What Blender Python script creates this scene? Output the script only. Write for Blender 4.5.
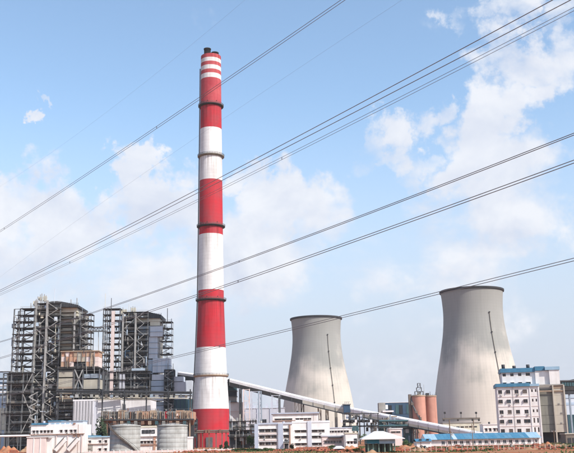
import bpy, bmesh, math, random
from mathutils import Vector, Matrix

for o in list(bpy.data.objects): bpy.data.objects.remove(o)
S = bpy.context.scene
COL = S.collection
R = math.radians

# ------------------------------------------------------------------ camera
F = 900.0                # focal length in photo pixels (photo is 574 x 453)
CAMH = 5.0
TILT = math.atan((438.0 - 226.5) / F)
ROLL = -0.020
cam = bpy.data.cameras.new('camera'); camo = bpy.data.objects.new('camera', cam); COL.objects.link(camo)
cam.sensor_width = 36; cam.lens = F / 574 * 36; cam.clip_start = 0.5; cam.clip_end = 30000
CROT = Matrix.Rotation(math.pi / 2 + TILT, 3, 'X') @ Matrix.Rotation(ROLL, 3, 'Z')
camo.matrix_world = Matrix.Translation((0, 0, CAMH)) @ CROT.to_4x4()
S.camera = camo
S.render.resolution_x = 1024; S.render.resolution_y = 808

def ray(x, y):
    return CROT @ Vector(((x - 287) / F, (226.5 - y) / F, -1.0))

# ------------------------------------------------------------------ sun, sky, exposure
SUN_AZ, SUN_EL = 50.0, 43.0      # degrees to the right of straight behind the camera; elevation
sv = Vector((math.sin(R(SUN_AZ)) * math.cos(R(SUN_EL)), -math.cos(R(SUN_AZ)) * math.cos(R(SUN_EL)), math.sin(R(SUN_EL))))
sun = bpy.data.lights.new('sun', 'SUN'); suno = bpy.data.objects.new('sun', sun); COL.objects.link(suno)
sun.energy = 3.3; sun.angle = R(0.53); sun.color = (1.0, 0.945, 0.87)
suno.rotation_euler = sv.to_track_quat('Z', 'Y').to_euler()
S.view_settings.view_transform = 'Standard'; S.view_settings.look = 'None'
S.view_settings.exposure = 0.7; S.view_settings.gamma = 1.0; S.view_settings.use_curve_mapping = False

W = bpy.data.worlds.new('World'); S.world = W; W.use_nodes = True
nt = W.node_tree; nt.nodes.clear()
def N(t, **k):
    n = nt.nodes.new(t)
    for a, b in k.items(): setattr(n, a, b)
    return n
def L(a, b): nt.links.new(a, b)
def math_(op, a, b=None, c=None, clamp=False):
    n = N('ShaderNodeMath', operation=op); n.use_clamp = clamp
    for i, v in enumerate((a, b, c)):
        if v is None: continue
        if hasattr(v, 'links'): L(v, n.inputs[i])
        else: n.inputs[i].default_value = v
    return n.outputs[0]
wout = N('ShaderNodeOutputWorld'); bg = N('ShaderNodeBackground'); bg.inputs[1].default_value = 0.15
sky = N('ShaderNodeTexSky'); sky.sky_type = 'NISHITA'; sky.sun_disc = False
sky.sun_elevation = R(SUN_EL); sky.sun_rotation = R(180 - SUN_AZ)
sky.air_density = 1.0; sky.dust_density = 1.0; sky.ozone_density = 1.2; sky.altitude = 100
tc = N('ShaderNodeTexCoord'); nrm = N('ShaderNodeVectorMath', operation='NORMALIZE'); L(tc.outputs['Generated'], nrm.inputs[0])
sep = N('ShaderNodeSeparateXYZ'); L(nrm.outputs[0], sep.inputs[0])
mp = N('ShaderNodeMapping'); mp.inputs['Scale'].default_value = (1, 1, 1.35); L(nrm.outputs[0], mp.inputs['Vector'])
n1 = N('ShaderNodeTexNoise'); n1.inputs['Scale'].default_value = 7.5; n1.inputs['Detail'].default_value = 9; n1.inputs['Roughness'].default_value = 0.56; n1.inputs['Distortion'].default_value = 0.25
L(mp.outputs[0], n1.inputs['Vector'])
n2 = N('ShaderNodeTexNoise'); n2.inputs['Scale'].default_value = 17; n2.inputs['Detail'].default_value = 7; n2.inputs['Roughness'].default_value = 0.6
L(mp.outputs[0], n2.inputs['Vector'])
# cumulus banks of the photographed sky: direction, angular radius (photo px), weight
BLOBS = [(15, 200, 46, .80), (60, 220, 64, .82), (108, 200, 38, .72), (136, 172, 34, .92), (150, 208, 54, .84), (200, 225, 62, .80), (185, 190, 28, .5), (255, 178, 36, .85), (285, 195, 44, .85), (325, 198, 46, .72), (300, 230, 75, .60), (230, 260, 70, .5),
         (365, 150, 30, .62), (392, 140, 34, .75), (425, 118, 28, .60), (405, 165, 30, .5), (490, 128, 52, .80), (535, 105, 40, .75), (520, 62, 44, .70), (560, 60, 44, .66), (505, 12, 36, .60), (560, 12, 34, .5), (462, 165, 40, .62), (470, 15, 24, .4),
         (520, 195, 80, .70), (565, 180, 50, .6), (18, 131, 17, .85), (40, 113, 12, .66), (4, 54, 9, .6), (430, 225, 70, .52), (30, 275, 90, .58), (140, 275, 90, .56), (370, 255, 70, .42), (480, 265, 80, .42)]
wp = N('ShaderNodeTexNoise'); wp.inputs['Scale'].default_value = 15; wp.inputs['Detail'].default_value = 6; wp.inputs['Roughness'].default_value = .62; L(nrm.outputs[0], wp.inputs['Vector'])
ws = N('ShaderNodeVectorMath', operation='SUBTRACT'); L(wp.outputs['Color'], ws.inputs[0]); ws.inputs[1].default_value = (.5, .5, .5)
wm = N('ShaderNodeVectorMath', operation='MULTIPLY_ADD'); L(ws.outputs[0], wm.inputs[0]); wm.inputs[1].default_value = (.17, .17, .15); L(nrm.outputs[0], wm.inputs[2])
acc = None
for (bx, by, br, bw) in BLOBS:
    d = ray(bx, by).normalized()
    dn = N('ShaderNodeVectorMath', operation='DISTANCE'); L(wm.outputs[0], dn.inputs[0]); dn.inputs[1].default_value = d
    mr = N('ShaderNodeMapRange', interpolation_type='SMOOTHSTEP')
    L(dn.outputs['Value'], mr.inputs[0]); mr.inputs[1].default_value = br / 950 * 1.35; mr.inputs[2].default_value = br / 950 * 0.35
    mr.inputs[3].default_value = 0; mr.inputs[4].default_value = bw
    acc = mr.outputs[0] if acc is None else math_('SMOOTH_MAX', acc, mr.outputs[0], 0.12)
# general cover: thin high up, closing towards the horizon
cov = N('ShaderNodeMapRange', interpolation_type='SMOOTHSTEP'); L(sep.outputs['Z'], cov.inputs[0])
cov.inputs[1].default_value = 0.34; cov.inputs[2].default_value = 0.02; cov.inputs[3].default_value = -0.26; cov.inputs[4].default_value = 0.10
base = math_('ADD', math_('MULTIPLY_ADD', n2.outputs[0], 0.75, -0.375), math_('MULTIPLY_ADD', n1.outputs[0], 1.7, -0.85))
den = math_('ADD', math_('ADD', base, acc), cov.outputs[0])
cl = N('ShaderNodeMapRange', interpolation_type='SMOOTHSTEP'); L(den, cl.inputs[0])
cl.inputs[1].default_value = 0.10; cl.inputs[2].default_value = 0.56; cl.inputs[3].default_value = 0; cl.inputs[4].default_value = 0.92
# cloud colour: slightly uneven white
# light and shade of the cloud masses: compare the density with that a little higher up
mp2 = N('ShaderNodeMapping'); mp2.inputs['Scale'].default_value = (1, 1, 1.35); mp2.inputs['Location'].default_value = (.010, -.004, .028); L(nrm.outputs[0], mp2.inputs['Vector'])
n1b = N('ShaderNodeTexNoise'); n1b.inputs['Scale'].default_value = 7.5; n1b.inputs['Detail'].default_value = 9; n1b.inputs['Roughness'].default_value = 0.56; n1b.inputs['Distortion'].default_value = 0.25
L(mp2.outputs[0], n1b.inputs['Vector'])
cr = N('ShaderNodeMixRGB'); L(math_('MULTIPLY_ADD', math_('SUBTRACT', n1.outputs[0], n1b.outputs[0]), 3.2, 0.62, clamp=True), cr.inputs[0])
cr.inputs[1].default_value = (2.75, 2.98, 3.55, 1); cr.inputs[2].default_value = (3.85, 3.92, 4.12, 1)
# haze low in the sky
hz = N('ShaderNodeMapRange', interpolation_type='SMOOTHSTEP'); L(sep.outputs['Z'], hz.inputs[0])
hz.inputs[1].default_value = 0.38; hz.inputs[2].default_value = 0.04; hz.inputs[3].default_value = 0.0; hz.inputs[4].default_value = 0.95
skc = N('ShaderNodeMixRGB', blend_type='MULTIPLY'); skc.inputs[0].default_value = 1; L(sky.outputs[0], skc.inputs[1]); skc.inputs[2].default_value = (1.03, 1.05, 1.0, 1)
mh = N('ShaderNodeMixRGB'); L(hz.outputs[0], mh.inputs[0]); L(skc.outputs[0], mh.inputs[1]); mh.inputs[2].default_value = (2.6, 2.78, 3.25, 1)
mc = N('ShaderNodeMixRGB'); L(cl.outputs[0], mc.inputs[0]); L(mh.outputs[0], mc.inputs[1]); L(cr.outputs[0], mc.inputs[2])
L(mc.outputs[0], bg.inputs[0]); L(bg.outputs[0], wout.inputs[0])

# ------------------------------------------------------------------ helpers
rnd = random.Random(7)
def U(x, y, D):
    """world point seen at photo pixel (x, y) on the plane Y = D"""
    d = ray(x, y); k = D / d.y
    return Vector((d.x * k, D, CAMH + d.z * k))
def ux(x, D, y=440): return U(x, y, D).x
def uz(x, y, D): return U(x, y, D).z

MATS = {}
def M(name, c, c2=None, scale=0.25, rough=0.8, streak=0.0, metal=0.0, bump=0.0, spec=0.3, fine=0.12):
    """weathered paint / concrete / steel: two colours mixed by noise, optional vertical run-off streaks"""
    m = bpy.data.materials.new(name); m.use_nodes = True; t = m.node_tree; n = t.nodes; b = n['Principled BSDF']
    b.inputs['Roughness'].default_value = rough; b.inputs['Metallic'].default_value = metal; b.inputs['Specular IOR Level'].default_value = spec
    if c2 is None: c2 = tuple(v * 0.72 for v in c)
    g = n.new('ShaderNodeNewGeometry')
    a = n.new('ShaderNodeTexNoise'); a.inputs['Scale'].default_value = scale; a.inputs['Detail'].default_value = 6; a.inputs['Roughness'].default_value = 0.62
    t.links.new(g.outputs['Position'], a.inputs['Vector'])
    r = n.new('ShaderNodeMapRange'); r.inputs[1].default_value = 0.35; r.inputs[2].default_value = 0.68; t.links.new(a.outputs[0], r.inputs[0])
    mx = n.new('ShaderNodeMixRGB'); mx.inputs[1].default_value = (*c, 1); mx.inputs[2].default_value = (*c2, 1); t.links.new(r.outputs[0], mx.inputs[0])
    out = mx.outputs[0]
    if streak:
        mpn = n.new('ShaderNodeMapping'); mpn.inputs['Scale'].default_value = (1, 1, 0.045); t.links.new(g.outputs['Position'], mpn.inputs['Vector'])
        s = n.new('ShaderNodeTexNoise'); s.inputs['Scale'].default_value = max(scale * 2.4, 0.3); s.inputs['Detail'].default_value = 5; s.inputs['Roughness'].default_value = 0.7
        t.links.new(mpn.outputs[0], s.inputs['Vector'])
        r2 = n.new('ShaderNodeMapRange'); r2.inputs[1].default_value = 0.42; r2.inputs[2].default_value = 0.75; r2.inputs[3].default_value = 0; r2.inputs[4].default_value = streak
        t.links.new(s.outputs[0], r2.inputs[0])
        m2 = n.new('ShaderNodeMixRGB'); m2.blend_type = 'MULTIPLY'; t.links.new(r2.outputs[0], m2.inputs[0]); t.links.new(out, m2.inputs[1]); m2.inputs[2].default_value = (.42, .36, .31, 1)
        out = m2.outputs[0]
    if bump:
        bp = n.new('ShaderNodeBump'); bp.inputs['Strength'].default_value = bump; bp.inputs['Distance'].default_value = 0.2
        t.links.new(a.outputs[0], bp.inputs['Height']); t.links.new(bp.outputs[0], b.inputs['Normal'])
    t.links.new(out, b.inputs['Base Color']); MATS[name] = m
    return m

M('red_paint', (.50, .016, .028), (.40, .022, .036), .10, .7, .35)
M('red_faded', (.52, .075, .08), (.42, .035, .05), .10, .7, .35)
M('white_paint', (.76, .74, .725), (.68, .65, .635), .10, .65, .16)
M('soot', (.022, .024, .028), (.05, .045, .045), .4, .8)
M('ring_dark', (.03, .028, .03), (.05, .045, .04), .4, .7)
M('ring_grey', (.22, .20, .16), (.14, .13, .11), .4, .7)
M('rail', (.13, .12, .12), None, .4, .6)
M('steel', (.13, .137, .142), (.085, .085, .09), .3, .6, .2)
M('steel_light', (.37, .37, .36), (.24, .225, .21), .3, .6, .3)
M('steel_blue', (.30, .36, .42), (.22, .26, .31), .3, .55, .2)
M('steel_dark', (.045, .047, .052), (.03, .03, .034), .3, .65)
M('grating', (.06, .058, .058), (.035, .034, .034), .5, .8)
M('casing_beige', (.44, .405, .33), (.33, .30, .25), .12, .7, .35)
M('casing_cream', (.66, .62, .50), (.55, .51, .41), .2, .7, .25)
M('casing_grey', (.32, .315, .29), (.22, .215, .20), .15, .7, .4)
M('casing_brown', (.20, .165, .135), (.12, .10, .085), .15, .75, .3)
M('clad_blue', (.43, .52, .62), (.36, .44, .54), .15, .5, .15)
M('clad_pale', (.60, .64, .70), (.50, .54, .60), .15, .5, .2)
M('clad_navy', (.04, .085, .15), (.03, .06, .10), .2, .5, .1)
M('clad_teal', (.035, .085, .10), (.05, .11, .12), .2, .5, .1)
M('salmon', (.52, .26, .175), (.42, .29, .20), .16, .8, .45)
M('salmon_silo', (.55, .275, .205), (.44, .22, .165), .12, .85, .5)
M('rust', (.27, .135, .085), (.16, .10, .075), .2, .85, .35)
M('tan', (.42, .31, .22), (.30, .22, .16), .2, .85, .35)
M('white_wall', (.80, .77, .75), (.70, .655, .63), .18, .8, .30)
M('white_clad', (.76, .75, .76), (.68, .66, .66), .18, .5, .25)
M('clad_dusty', (.62, .60, .585), (.50, .48, .47), .3, .6, .4)
M('pink_wall', (.72, .60, .56), (.64, .53, .50), .15, .85, .2)
M('lavender_wall', (.55, .56, .62), (.47, .48, .54), .12, .8, .2)
M('blue_grey', (.45, .49, .58), (.38, .41, .50), .2, .8, .15)
M('blue_sheet', (.045, .17, .29), (.075, .22, .33), .3, .55, .35)
M('blue_faded', (.10, .24, .35), (.07, .19, .30), .3, .6, .4)
M('blue_pale', (.31, .45, .57), (.25, .39, .50), .3, .5, .2)
M('conc', (.36, .345, .32), (.27, .26, .24), .15, .9, .35)
M('conc_green', (.24, .235, .20), (.17, .168, .145), .12, .9, .45)
M('conc_warm', (.52, .475, .40), (.43, .385, .32), .12, .9, .3)
M('tank_conc', (.40, .395, .375), (.27, .265, .25), .28, .9, .6)
M('glass', (.018, .022, .028), (.03, .035, .04), .5, .12, spec=.5)
M('glass_blue', (.05, .08, .11), (.03, .05, .07), .5, .15, spec=.5)
M('glass_curtain', (.16, .13, .11), (.09, .08, .07), 1.5, .3, spec=.5)
M('frame_brown', (.16, .09, .06), None, .5, .6)
M('frame_white', (.7, .68, .66), None, .5, .6)
M('trim_brown', (.33, .19, .14), (.25, .15, .11), .3, .85, .2)
M('teal_paint', (.02, .14, .22), (.03, .18, .26), .3, .6, .2)
M('green_pillar', (.15, .22, .17), (.10, .15, .12), .4, .7)
M('wood_pole', (.24, .17, .12), (.17, .12, .09), 1, .9)
M('brick_red', (.40, .13, .075), (.30, .10, .06), .5, .9, .2)
M('bark', (.09, .07, .05), None, 2, .9)
M('leaf_a', (.055, .10, .025), (.035, .065, .018), .8, .7)
M('leaf_b', (.075, .12, .03), (.05, .085, .022), .8, .7)
M('leaf_dark', (.030, .050, .020), (.020, .034, .014), .8, .7)
M('cable', (.25, .26, .28), None, .5, .5, metal=.3)

# chimney paint: chalky, with casting-lift lines, run-off below the galleries and soot at the head
def chimney_paint(name, c, c2):
    M(name, c, c2, .10, .78, .42, spec=.2)
    m = MATS[name]; t = m.node_tree; n = t.nodes; b = n['Principled BSDF']; src = b.inputs['Base Color'].links[0].from_socket
    g = n.new('ShaderNodeNewGeometry'); sp = n.new('ShaderNodeSeparateXYZ'); t.links.new(g.outputs['Position'], sp.inputs[0])
    def mm(op, a, b_=None, c_=None):
        q = n.new('ShaderNodeMath'); q.operation = op; q.use_clamp = True if op == 'MULTIPLY' else False
        for i, v in enumerate((a, b_, c_)):
            if v is None: continue
            if hasattr(v, 'links'): t.links.new(v, q.inputs[i])
            else: q.inputs[i].default_value = v
        return q.outputs[0]
    fr = mm('FRACT', mm('DIVIDE', sp.outputs[2], 2.5)); ln = mm('LESS_THAN', fr, .13)
    pt = n.new('ShaderNodeTexNoise'); pt.inputs['Scale'].default_value = .35; pt.inputs['Detail'].default_value = 5; t.links.new(g.outputs['Position'], pt.inputs[0])
    x1 = n.new('ShaderNodeMixRGB'); x1.blend_type = 'MULTIPLY'; t.links.new(mm('MULTIPLY', ln, mm('MULTIPLY', pt.outputs[0], .28)), x1.inputs[0]); t.links.new(src, x1.inputs[1]); x1.inputs[2].default_value = (.45, .42, .42, 1)
    mpn = n.new('ShaderNodeMapping'); mpn.inputs['Scale'].default_value = (1, 1, .03); t.links.new(g.outputs['Position'], mpn.inputs['Vector'])
    ru = n.new('ShaderNodeTexNoise'); ru.inputs['Scale'].default_value = .8; ru.inputs['Detail'].default_value = 6; t.links.new(mpn.outputs[0], ru.inputs[0])
    fac = None
    for y in (106.8, 157.0, 227.0, 300.6, 376.0, 57.0):
        z = uz(211, y, 623.0); r_ = n.new('ShaderNodeMapRange'); r_.inputs[1].default_value = z - (26 if y > 60 else 34); r_.inputs[2].default_value = z; r_.inputs[4].default_value = .95; t.links.new(sp.outputs[2], r_.inputs[0])
        k = mm('MULTIPLY', r_.outputs[0], mm('LESS_THAN', sp.outputs[2], z + .2)); fac = k if fac is None else mm('MAXIMUM', fac, k)
    rr = n.new('ShaderNodeMapRange'); rr.inputs[1].default_value = .45; rr.inputs[2].default_value = .72; t.links.new(ru.outputs[0], rr.inputs[0])
    x2 = n.new('ShaderNodeMixRGB'); x2.blend_type = 'MULTIPLY'; t.links.new(mm('MULTIPLY', fac, rr.outputs[0]), x2.inputs[0]); t.links.new(x1.outputs[0], x2.inputs[1]); x2.inputs[2].default_value = (.42, .36, .33, 1)
    t.links.new(x2.outputs[0], b.inputs['Base Color'])
chimney_paint('red_paint', (.48, .022, .034), (.37, .050, .060)); chimney_paint('red_faded', (.50, .10, .105), (.40, .045, .06)); chimney_paint('white_paint', (.77, .75, .735), (.64, .61, .60))

# cooling tower concrete: lift seams, run-off streaks, darker weathered throat
def tower_material(name):
    m = bpy.data.materials.new(name); m.use_nodes = True; t = m.node_tree; n = t.nodes; b = n['Principled BSDF']; b.inputs['Roughness'].default_value = .92
    b.inputs['Specular IOR Level'].default_value = .15
    tc = n.new('ShaderNodeTexCoord'); sp = n.new('ShaderNodeSeparateXYZ'); t.links.new(tc.outputs['Object'], sp.inputs[0])
    def mm(op, a, b_=None, c=None, clamp=False):
        q = n.new('ShaderNodeMath'); q.operation = op; q.use_clamp = clamp
        for i, v in enumerate((a, b_, c)):
            if v is None: continue
            if hasattr(v, 'links'): t.links.new(v, q.inputs[i])
            else: q.inputs[i].default_value = v
        return q.outputs[0]
    ang = mm('ARCTAN2', sp.outputs[1], sp.outputs[0])
    cb = n.new('ShaderNodeCombineXYZ')
    t.links.new(mm('MULTIPLY', mm('COSINE', ang), 40), cb.inputs[0]); t.links.new(mm('MULTIPLY', mm('SINE', ang), 40), cb.inputs[1]); t.links.new(mm('MULTIPLY', sp.outputs[2], .035), cb.inputs[2])
    st = n.new('ShaderNodeTexNoise'); st.inputs['Scale'].default_value = .55; st.inputs['Detail'].default_value = 6; st.inputs['Roughness'].default_value = .7; t.links.new(cb.outputs[0], st.inputs[0])
    st2 = n.new('ShaderNodeTexNoise'); st2.inputs['Scale'].default_value = .12; st2.inputs['Detail'].default_value = 3; t.links.new(cb.outputs[0], st2.inputs[0])
    bl = n.new('ShaderNodeTexNoise'); bl.inputs['Scale'].default_value = .035; bl.inputs['Detail'].default_value = 5; t.links.new(tc.outputs['Object'], bl.inputs[0])
    hgt = mm('DIVIDE', sp.outputs[2], 152.0)
    # weathering reaches down from the top in ragged tongues
    wv = mm('ADD', mm('MULTIPLY_ADD', bl.outputs[0], .9, -.45), mm('MULTIPLY_ADD', st.outputs[0], .22, -.11))
    wt = n.new('ShaderNodeMapRange'); wt.interpolation_type = 'SMOOTHSTEP'; t.links.new(mm('ADD', hgt, wv), wt.inputs[0]); wt.inputs[1].default_value = .36; wt.inputs[2].default_value = .74
    c1 = n.new('ShaderNodeMixRGB'); c1.inputs[1].default_value = (.58, .525, .465, 1); c1.inputs[2].default_value = (.31, .308, .292, 1); t.links.new(wt.outputs[0], c1.inputs[0])
    sm = n.new('ShaderNodeMapRange'); t.links.new(st.outputs[0], sm.inputs[0]); sm.inputs[1].default_value = .40; sm.inputs[2].default_value = .72; sm.inputs[4].default_value = .26
    c2 = n.new('ShaderNodeMixRGB'); c2.blend_type = 'MULTIPLY'; t.links.new(sm.outputs[0], c2.inputs[0]); t.links.new(c1.outputs[0], c2.inputs[1]); c2.inputs[2].default_value = (.62, .62, .60, 1)
    bm_ = n.new('ShaderNodeMapRange'); t.links.new(bl.outputs[0], bm_.inputs[0]); bm_.inputs[1].default_value = .35; bm_.inputs[2].default_value = .7; bm_.inputs[4].default_value = .4
    c3 = n.new('ShaderNodeMixRGB'); c3.blend_type = 'MULTIPLY'; t.links.new(bm_.outputs[0], c3.inputs[0]); t.links.new(c2.outputs[0], c3.inputs[1]); c3.inputs[2].default_value = (.80, .80, .76, 1)
    # casting lifts 1.5 m high
    fr = mm('FRACT', mm('DIVIDE', sp.outputs[2], 3.0)); ln = mm('LESS_THAN', fr, .12)
    c4 = n.new('ShaderNodeMixRGB'); c4.blend_type = 'MULTIPLY'; t.links.new(mm('MULTIPLY', ln, .08), c4.inputs[0]); t.links.new(c3.outputs[0], c4.inputs[1]); c4.inputs[2].default_value = (.5, .5, .5, 1)
    t.links.new(c4.outputs[0], b.inputs['Base Color']); MATS[name] = m
tower_material('tower_concrete')

def box_data(mat, cache={}):
    if mat not in cache:
        me = bpy.data.meshes.new('box_' + mat); bm = bmesh.new(); bmesh.ops.create_cube(bm, size=1); bm.to_mesh(me); bm.free(); me.materials.append(MATS[mat]); cache[mat] = me
    return cache[mat]
def tube_data(mat, cache={}):
    if mat not in cache:
        me = bpy.data.meshes.new('tube_' + mat); bm = bmesh.new(); bmesh.ops.create_cone(bm, cap_ends=True, segments=12, radius1=.5, radius2=.5, depth=1)
        for f in bm.faces: f.smooth = len(f.verts) == 4
        bm.to_mesh(me); bm.free(); me.materials.append(MATS[mat]); cache[mat] = me
    return cache[mat]
def mesh(name, verts, faces, mat, smooth=False):
    me = bpy.data.meshes.new(name); me.from_pydata([tuple(v) for v in verts], [], faces); me.materials.append(MATS[mat])
    if smooth:
        for p in me.polygons: p.use_smooth = True
    bm = bmesh.new(); bm.from_mesh(me); bmesh.ops.recalc_face_normals(bm, faces=bm.faces); bm.to_mesh(me); bm.free()
    return me
def lathe(name, prof, seg, mat, smooth=True):
    v = []; f = []
    for r, z in prof:
        for i in range(seg):
            a = 2 * math.pi * i / seg; v.append((r * math.cos(a), r * math.sin(a), z))
    for j in range(len(prof) - 1):
        for i in range(seg):
            k = (i + 1) % seg; f.append((j * seg + i, j * seg + k, (j + 1) * seg + k, (j + 1) * seg + i))
    me = bpy.data.meshes.new(name); me.from_pydata(v, [], f); me.materials.append(MATS[mat])
    if smooth:
        for p in me.polygons: p.use_smooth = True
    return me

class Thing:
    """an Empty at the base of a thing; parts are given in its own coordinates"""
    def __init__(s, name, label, cat, loc=(0, 0, 0), rz=0, group=None):
        s.o = bpy.data.objects.new(name, None); COL.objects.link(s.o); s.o.empty_display_size = 1
        s.o.location = loc; s.o.rotation_euler = (0, 0, rz); s.o['label'] = label; s.o['category'] = cat
        if group: s.o['group'] = group
        s.loc = Vector(loc); s.rz = rz
        s.inv = (Matrix.Translation(s.loc) @ Matrix.Rotation(rz, 4, 'Z')).inverted()
    def add(s, name, me, mtx=None, parent=None):
        o = bpy.data.objects.new(name, me); COL.objects.link(o)
        if parent is None: o.parent = s.o
        else:
            o.parent = parent; o.matrix_parent_inverse = parent.matrix_basis.inverted()
        if mtx is not None: o.matrix_basis = mtx
        return o
    def box(s, name, x0, x1, y0, y1, z0, z1, mat, parent=None, rot=None):
        m = Matrix.Translation(((x0 + x1) / 2, (y0 + y1) / 2, (z0 + z1) / 2))
        if rot is not None: m = m @ rot
        return s.add(name, box_data(mat), m @ Matrix.Diagonal((abs(x1 - x0), abs(y1 - y0), abs(z1 - z0), 1)), parent)
    def bar(s, name, p, q, w, mat, h=None, parent=None, rnd_=False):
        p = Vector(p); q = Vector(q); d = q - p; ln = d.length
        m = Matrix.Translation((p + q) / 2) @ d.to_track_quat('Z', 'Y').to_matrix().to_4x4() @ Matrix.Diagonal((w, h or w, ln, 1))
        return s.add(name, (tube_data if rnd_ else box_data)(mat), m, parent)
    def mesh(s, name, verts, faces, mat, parent=None, smooth=False):
        return s.add(name, mesh(name, verts, faces, mat, smooth), None, parent)
    # photo-pixel placement for unrotated things
    def L(s, x, y, D): return U(x, y, D) - s.loc
    def pbox(s, name, x0, y0, x1, y1, D, depth, mat, parent=None, toground=False):
        a = s.L(x0, (y0 + y1) / 2, D); b = s.L(x1, (y0 + y1) / 2, D); xm = (x0 + x1) / 2
        z1 = s.L(xm, y0, D).z; z0 = 0 if toground else s.L(xm, y1, D).z
        return s.box(name, a.x, b.x, a.y, a.y + depth, z0, z1, mat, parent)

def at(x, D, y=440):
    return (ux(x, D, y), D, 0.0)
def single(name, me, label, cat, loc=(0, 0, 0), group=None, kind=None, rz=0):
    o = bpy.data.objects.new(name, me); COL.objects.link(o); o.location = loc; o.rotation_euler = (0, 0, rz)
    if label: o['label'] = label
    if cat: o['category'] = cat
    if group: o['group'] = group
    if kind: o['kind'] = kind
    return o

# ------------------------------------------------------------------ ground
def ground():
    m = bpy.data.materials.new('soil'); m.use_nodes = True; t = m.node_tree; n = t.nodes; b = n['Principled BSDF']; b.inputs['Roughness'].default_value = .95; b.inputs['Specular IOR Level'].default_value = .1
    g = n.new('ShaderNodeNewGeometry')
    a = n.new('ShaderNodeTexNoise'); a.inputs['Scale'].default_value = .045; a.inputs['Detail'].default_value = 8; a.inputs['Roughness'].default_value = .65; t.links.new(g.outputs['Position'], a.inputs[0])
    c = n.new('ShaderNodeTexNoise'); c.inputs['Scale'].default_value = .5; c.inputs['Detail'].default_value = 6; t.links.new(g.outputs['Position'], c.inputs[0])
    r = n.new('ShaderNodeValToRGB'); e = r.color_ramp.elements
    e[0].position = .36; e[0].color = (.10, .115, .04, 1); e[1].position = .62; e[1].color = (.40, .19, .095, 1)
    k = e.new(.43); k.color = (.40, .15, .07, 1); k = e.new(.54); k.color = (.42, .21, .12, 1)
    t.links.new(a.outputs[0], r.inputs[0])
    mx = n.new('ShaderNodeMixRGB'); mx.blend_type = 'MULTIPLY'; t.links.new(c.outputs[0], mx.inputs[0]); t.links.new(r.outputs[0], mx.inputs[1]); mx.inputs[2].default_value = (.5, .45, .4, 1)
    t.links.new(mx.outputs[0], b.inputs['Base Color'])
    bp = n.new('ShaderNodeBump'); bp.inputs['Strength'].default_value = .6; bp.inputs['Distance'].default_value = .4; t.links.new(c.outputs[0], bp.inputs['Height']); t.links.new(bp.outputs[0], b.inputs['Normal'])
    MATS['soil'] = m
    v = []; f = []; ys = [-6000, -1500, -300, 0, 100, 180] + [200 + 12 * i for i in range(34)] + [640, 700, 800, 1000, 1400, 2200, 4000, 12000]
    xs = [-9000, -3000, -1200, -600] + [-340 + 17 * i for i in range(41)] + [600, 1200, 3000, 9000]
    q = random.Random(3)
    for y in ys:
        for x in xs:
            z = (q.uniform(-.25, .18) if 200 < y < 620 and abs(x) < 350 else 0) - .02
            v.append((x, y, z))
    nx = len(xs)
    for j in range(len(ys) - 1):
        for i in range(nx - 1): f.append((j * nx + i, j * nx + i + 1, (j + 1) * nx + i + 1, (j + 1) * nx + i))
    o = single('ground', mesh('ground', v, f, 'soil', True), None, None, kind='structure')
ground()
M('soil_red', (.42, .155, .075), (.36, .19, .11), .35, .95, bump=.5, spec=.1)
M('soil_brown', (.36, .22, .13), (.28, .16, .09), .35, .95, bump=.5, spec=.1)

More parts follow.
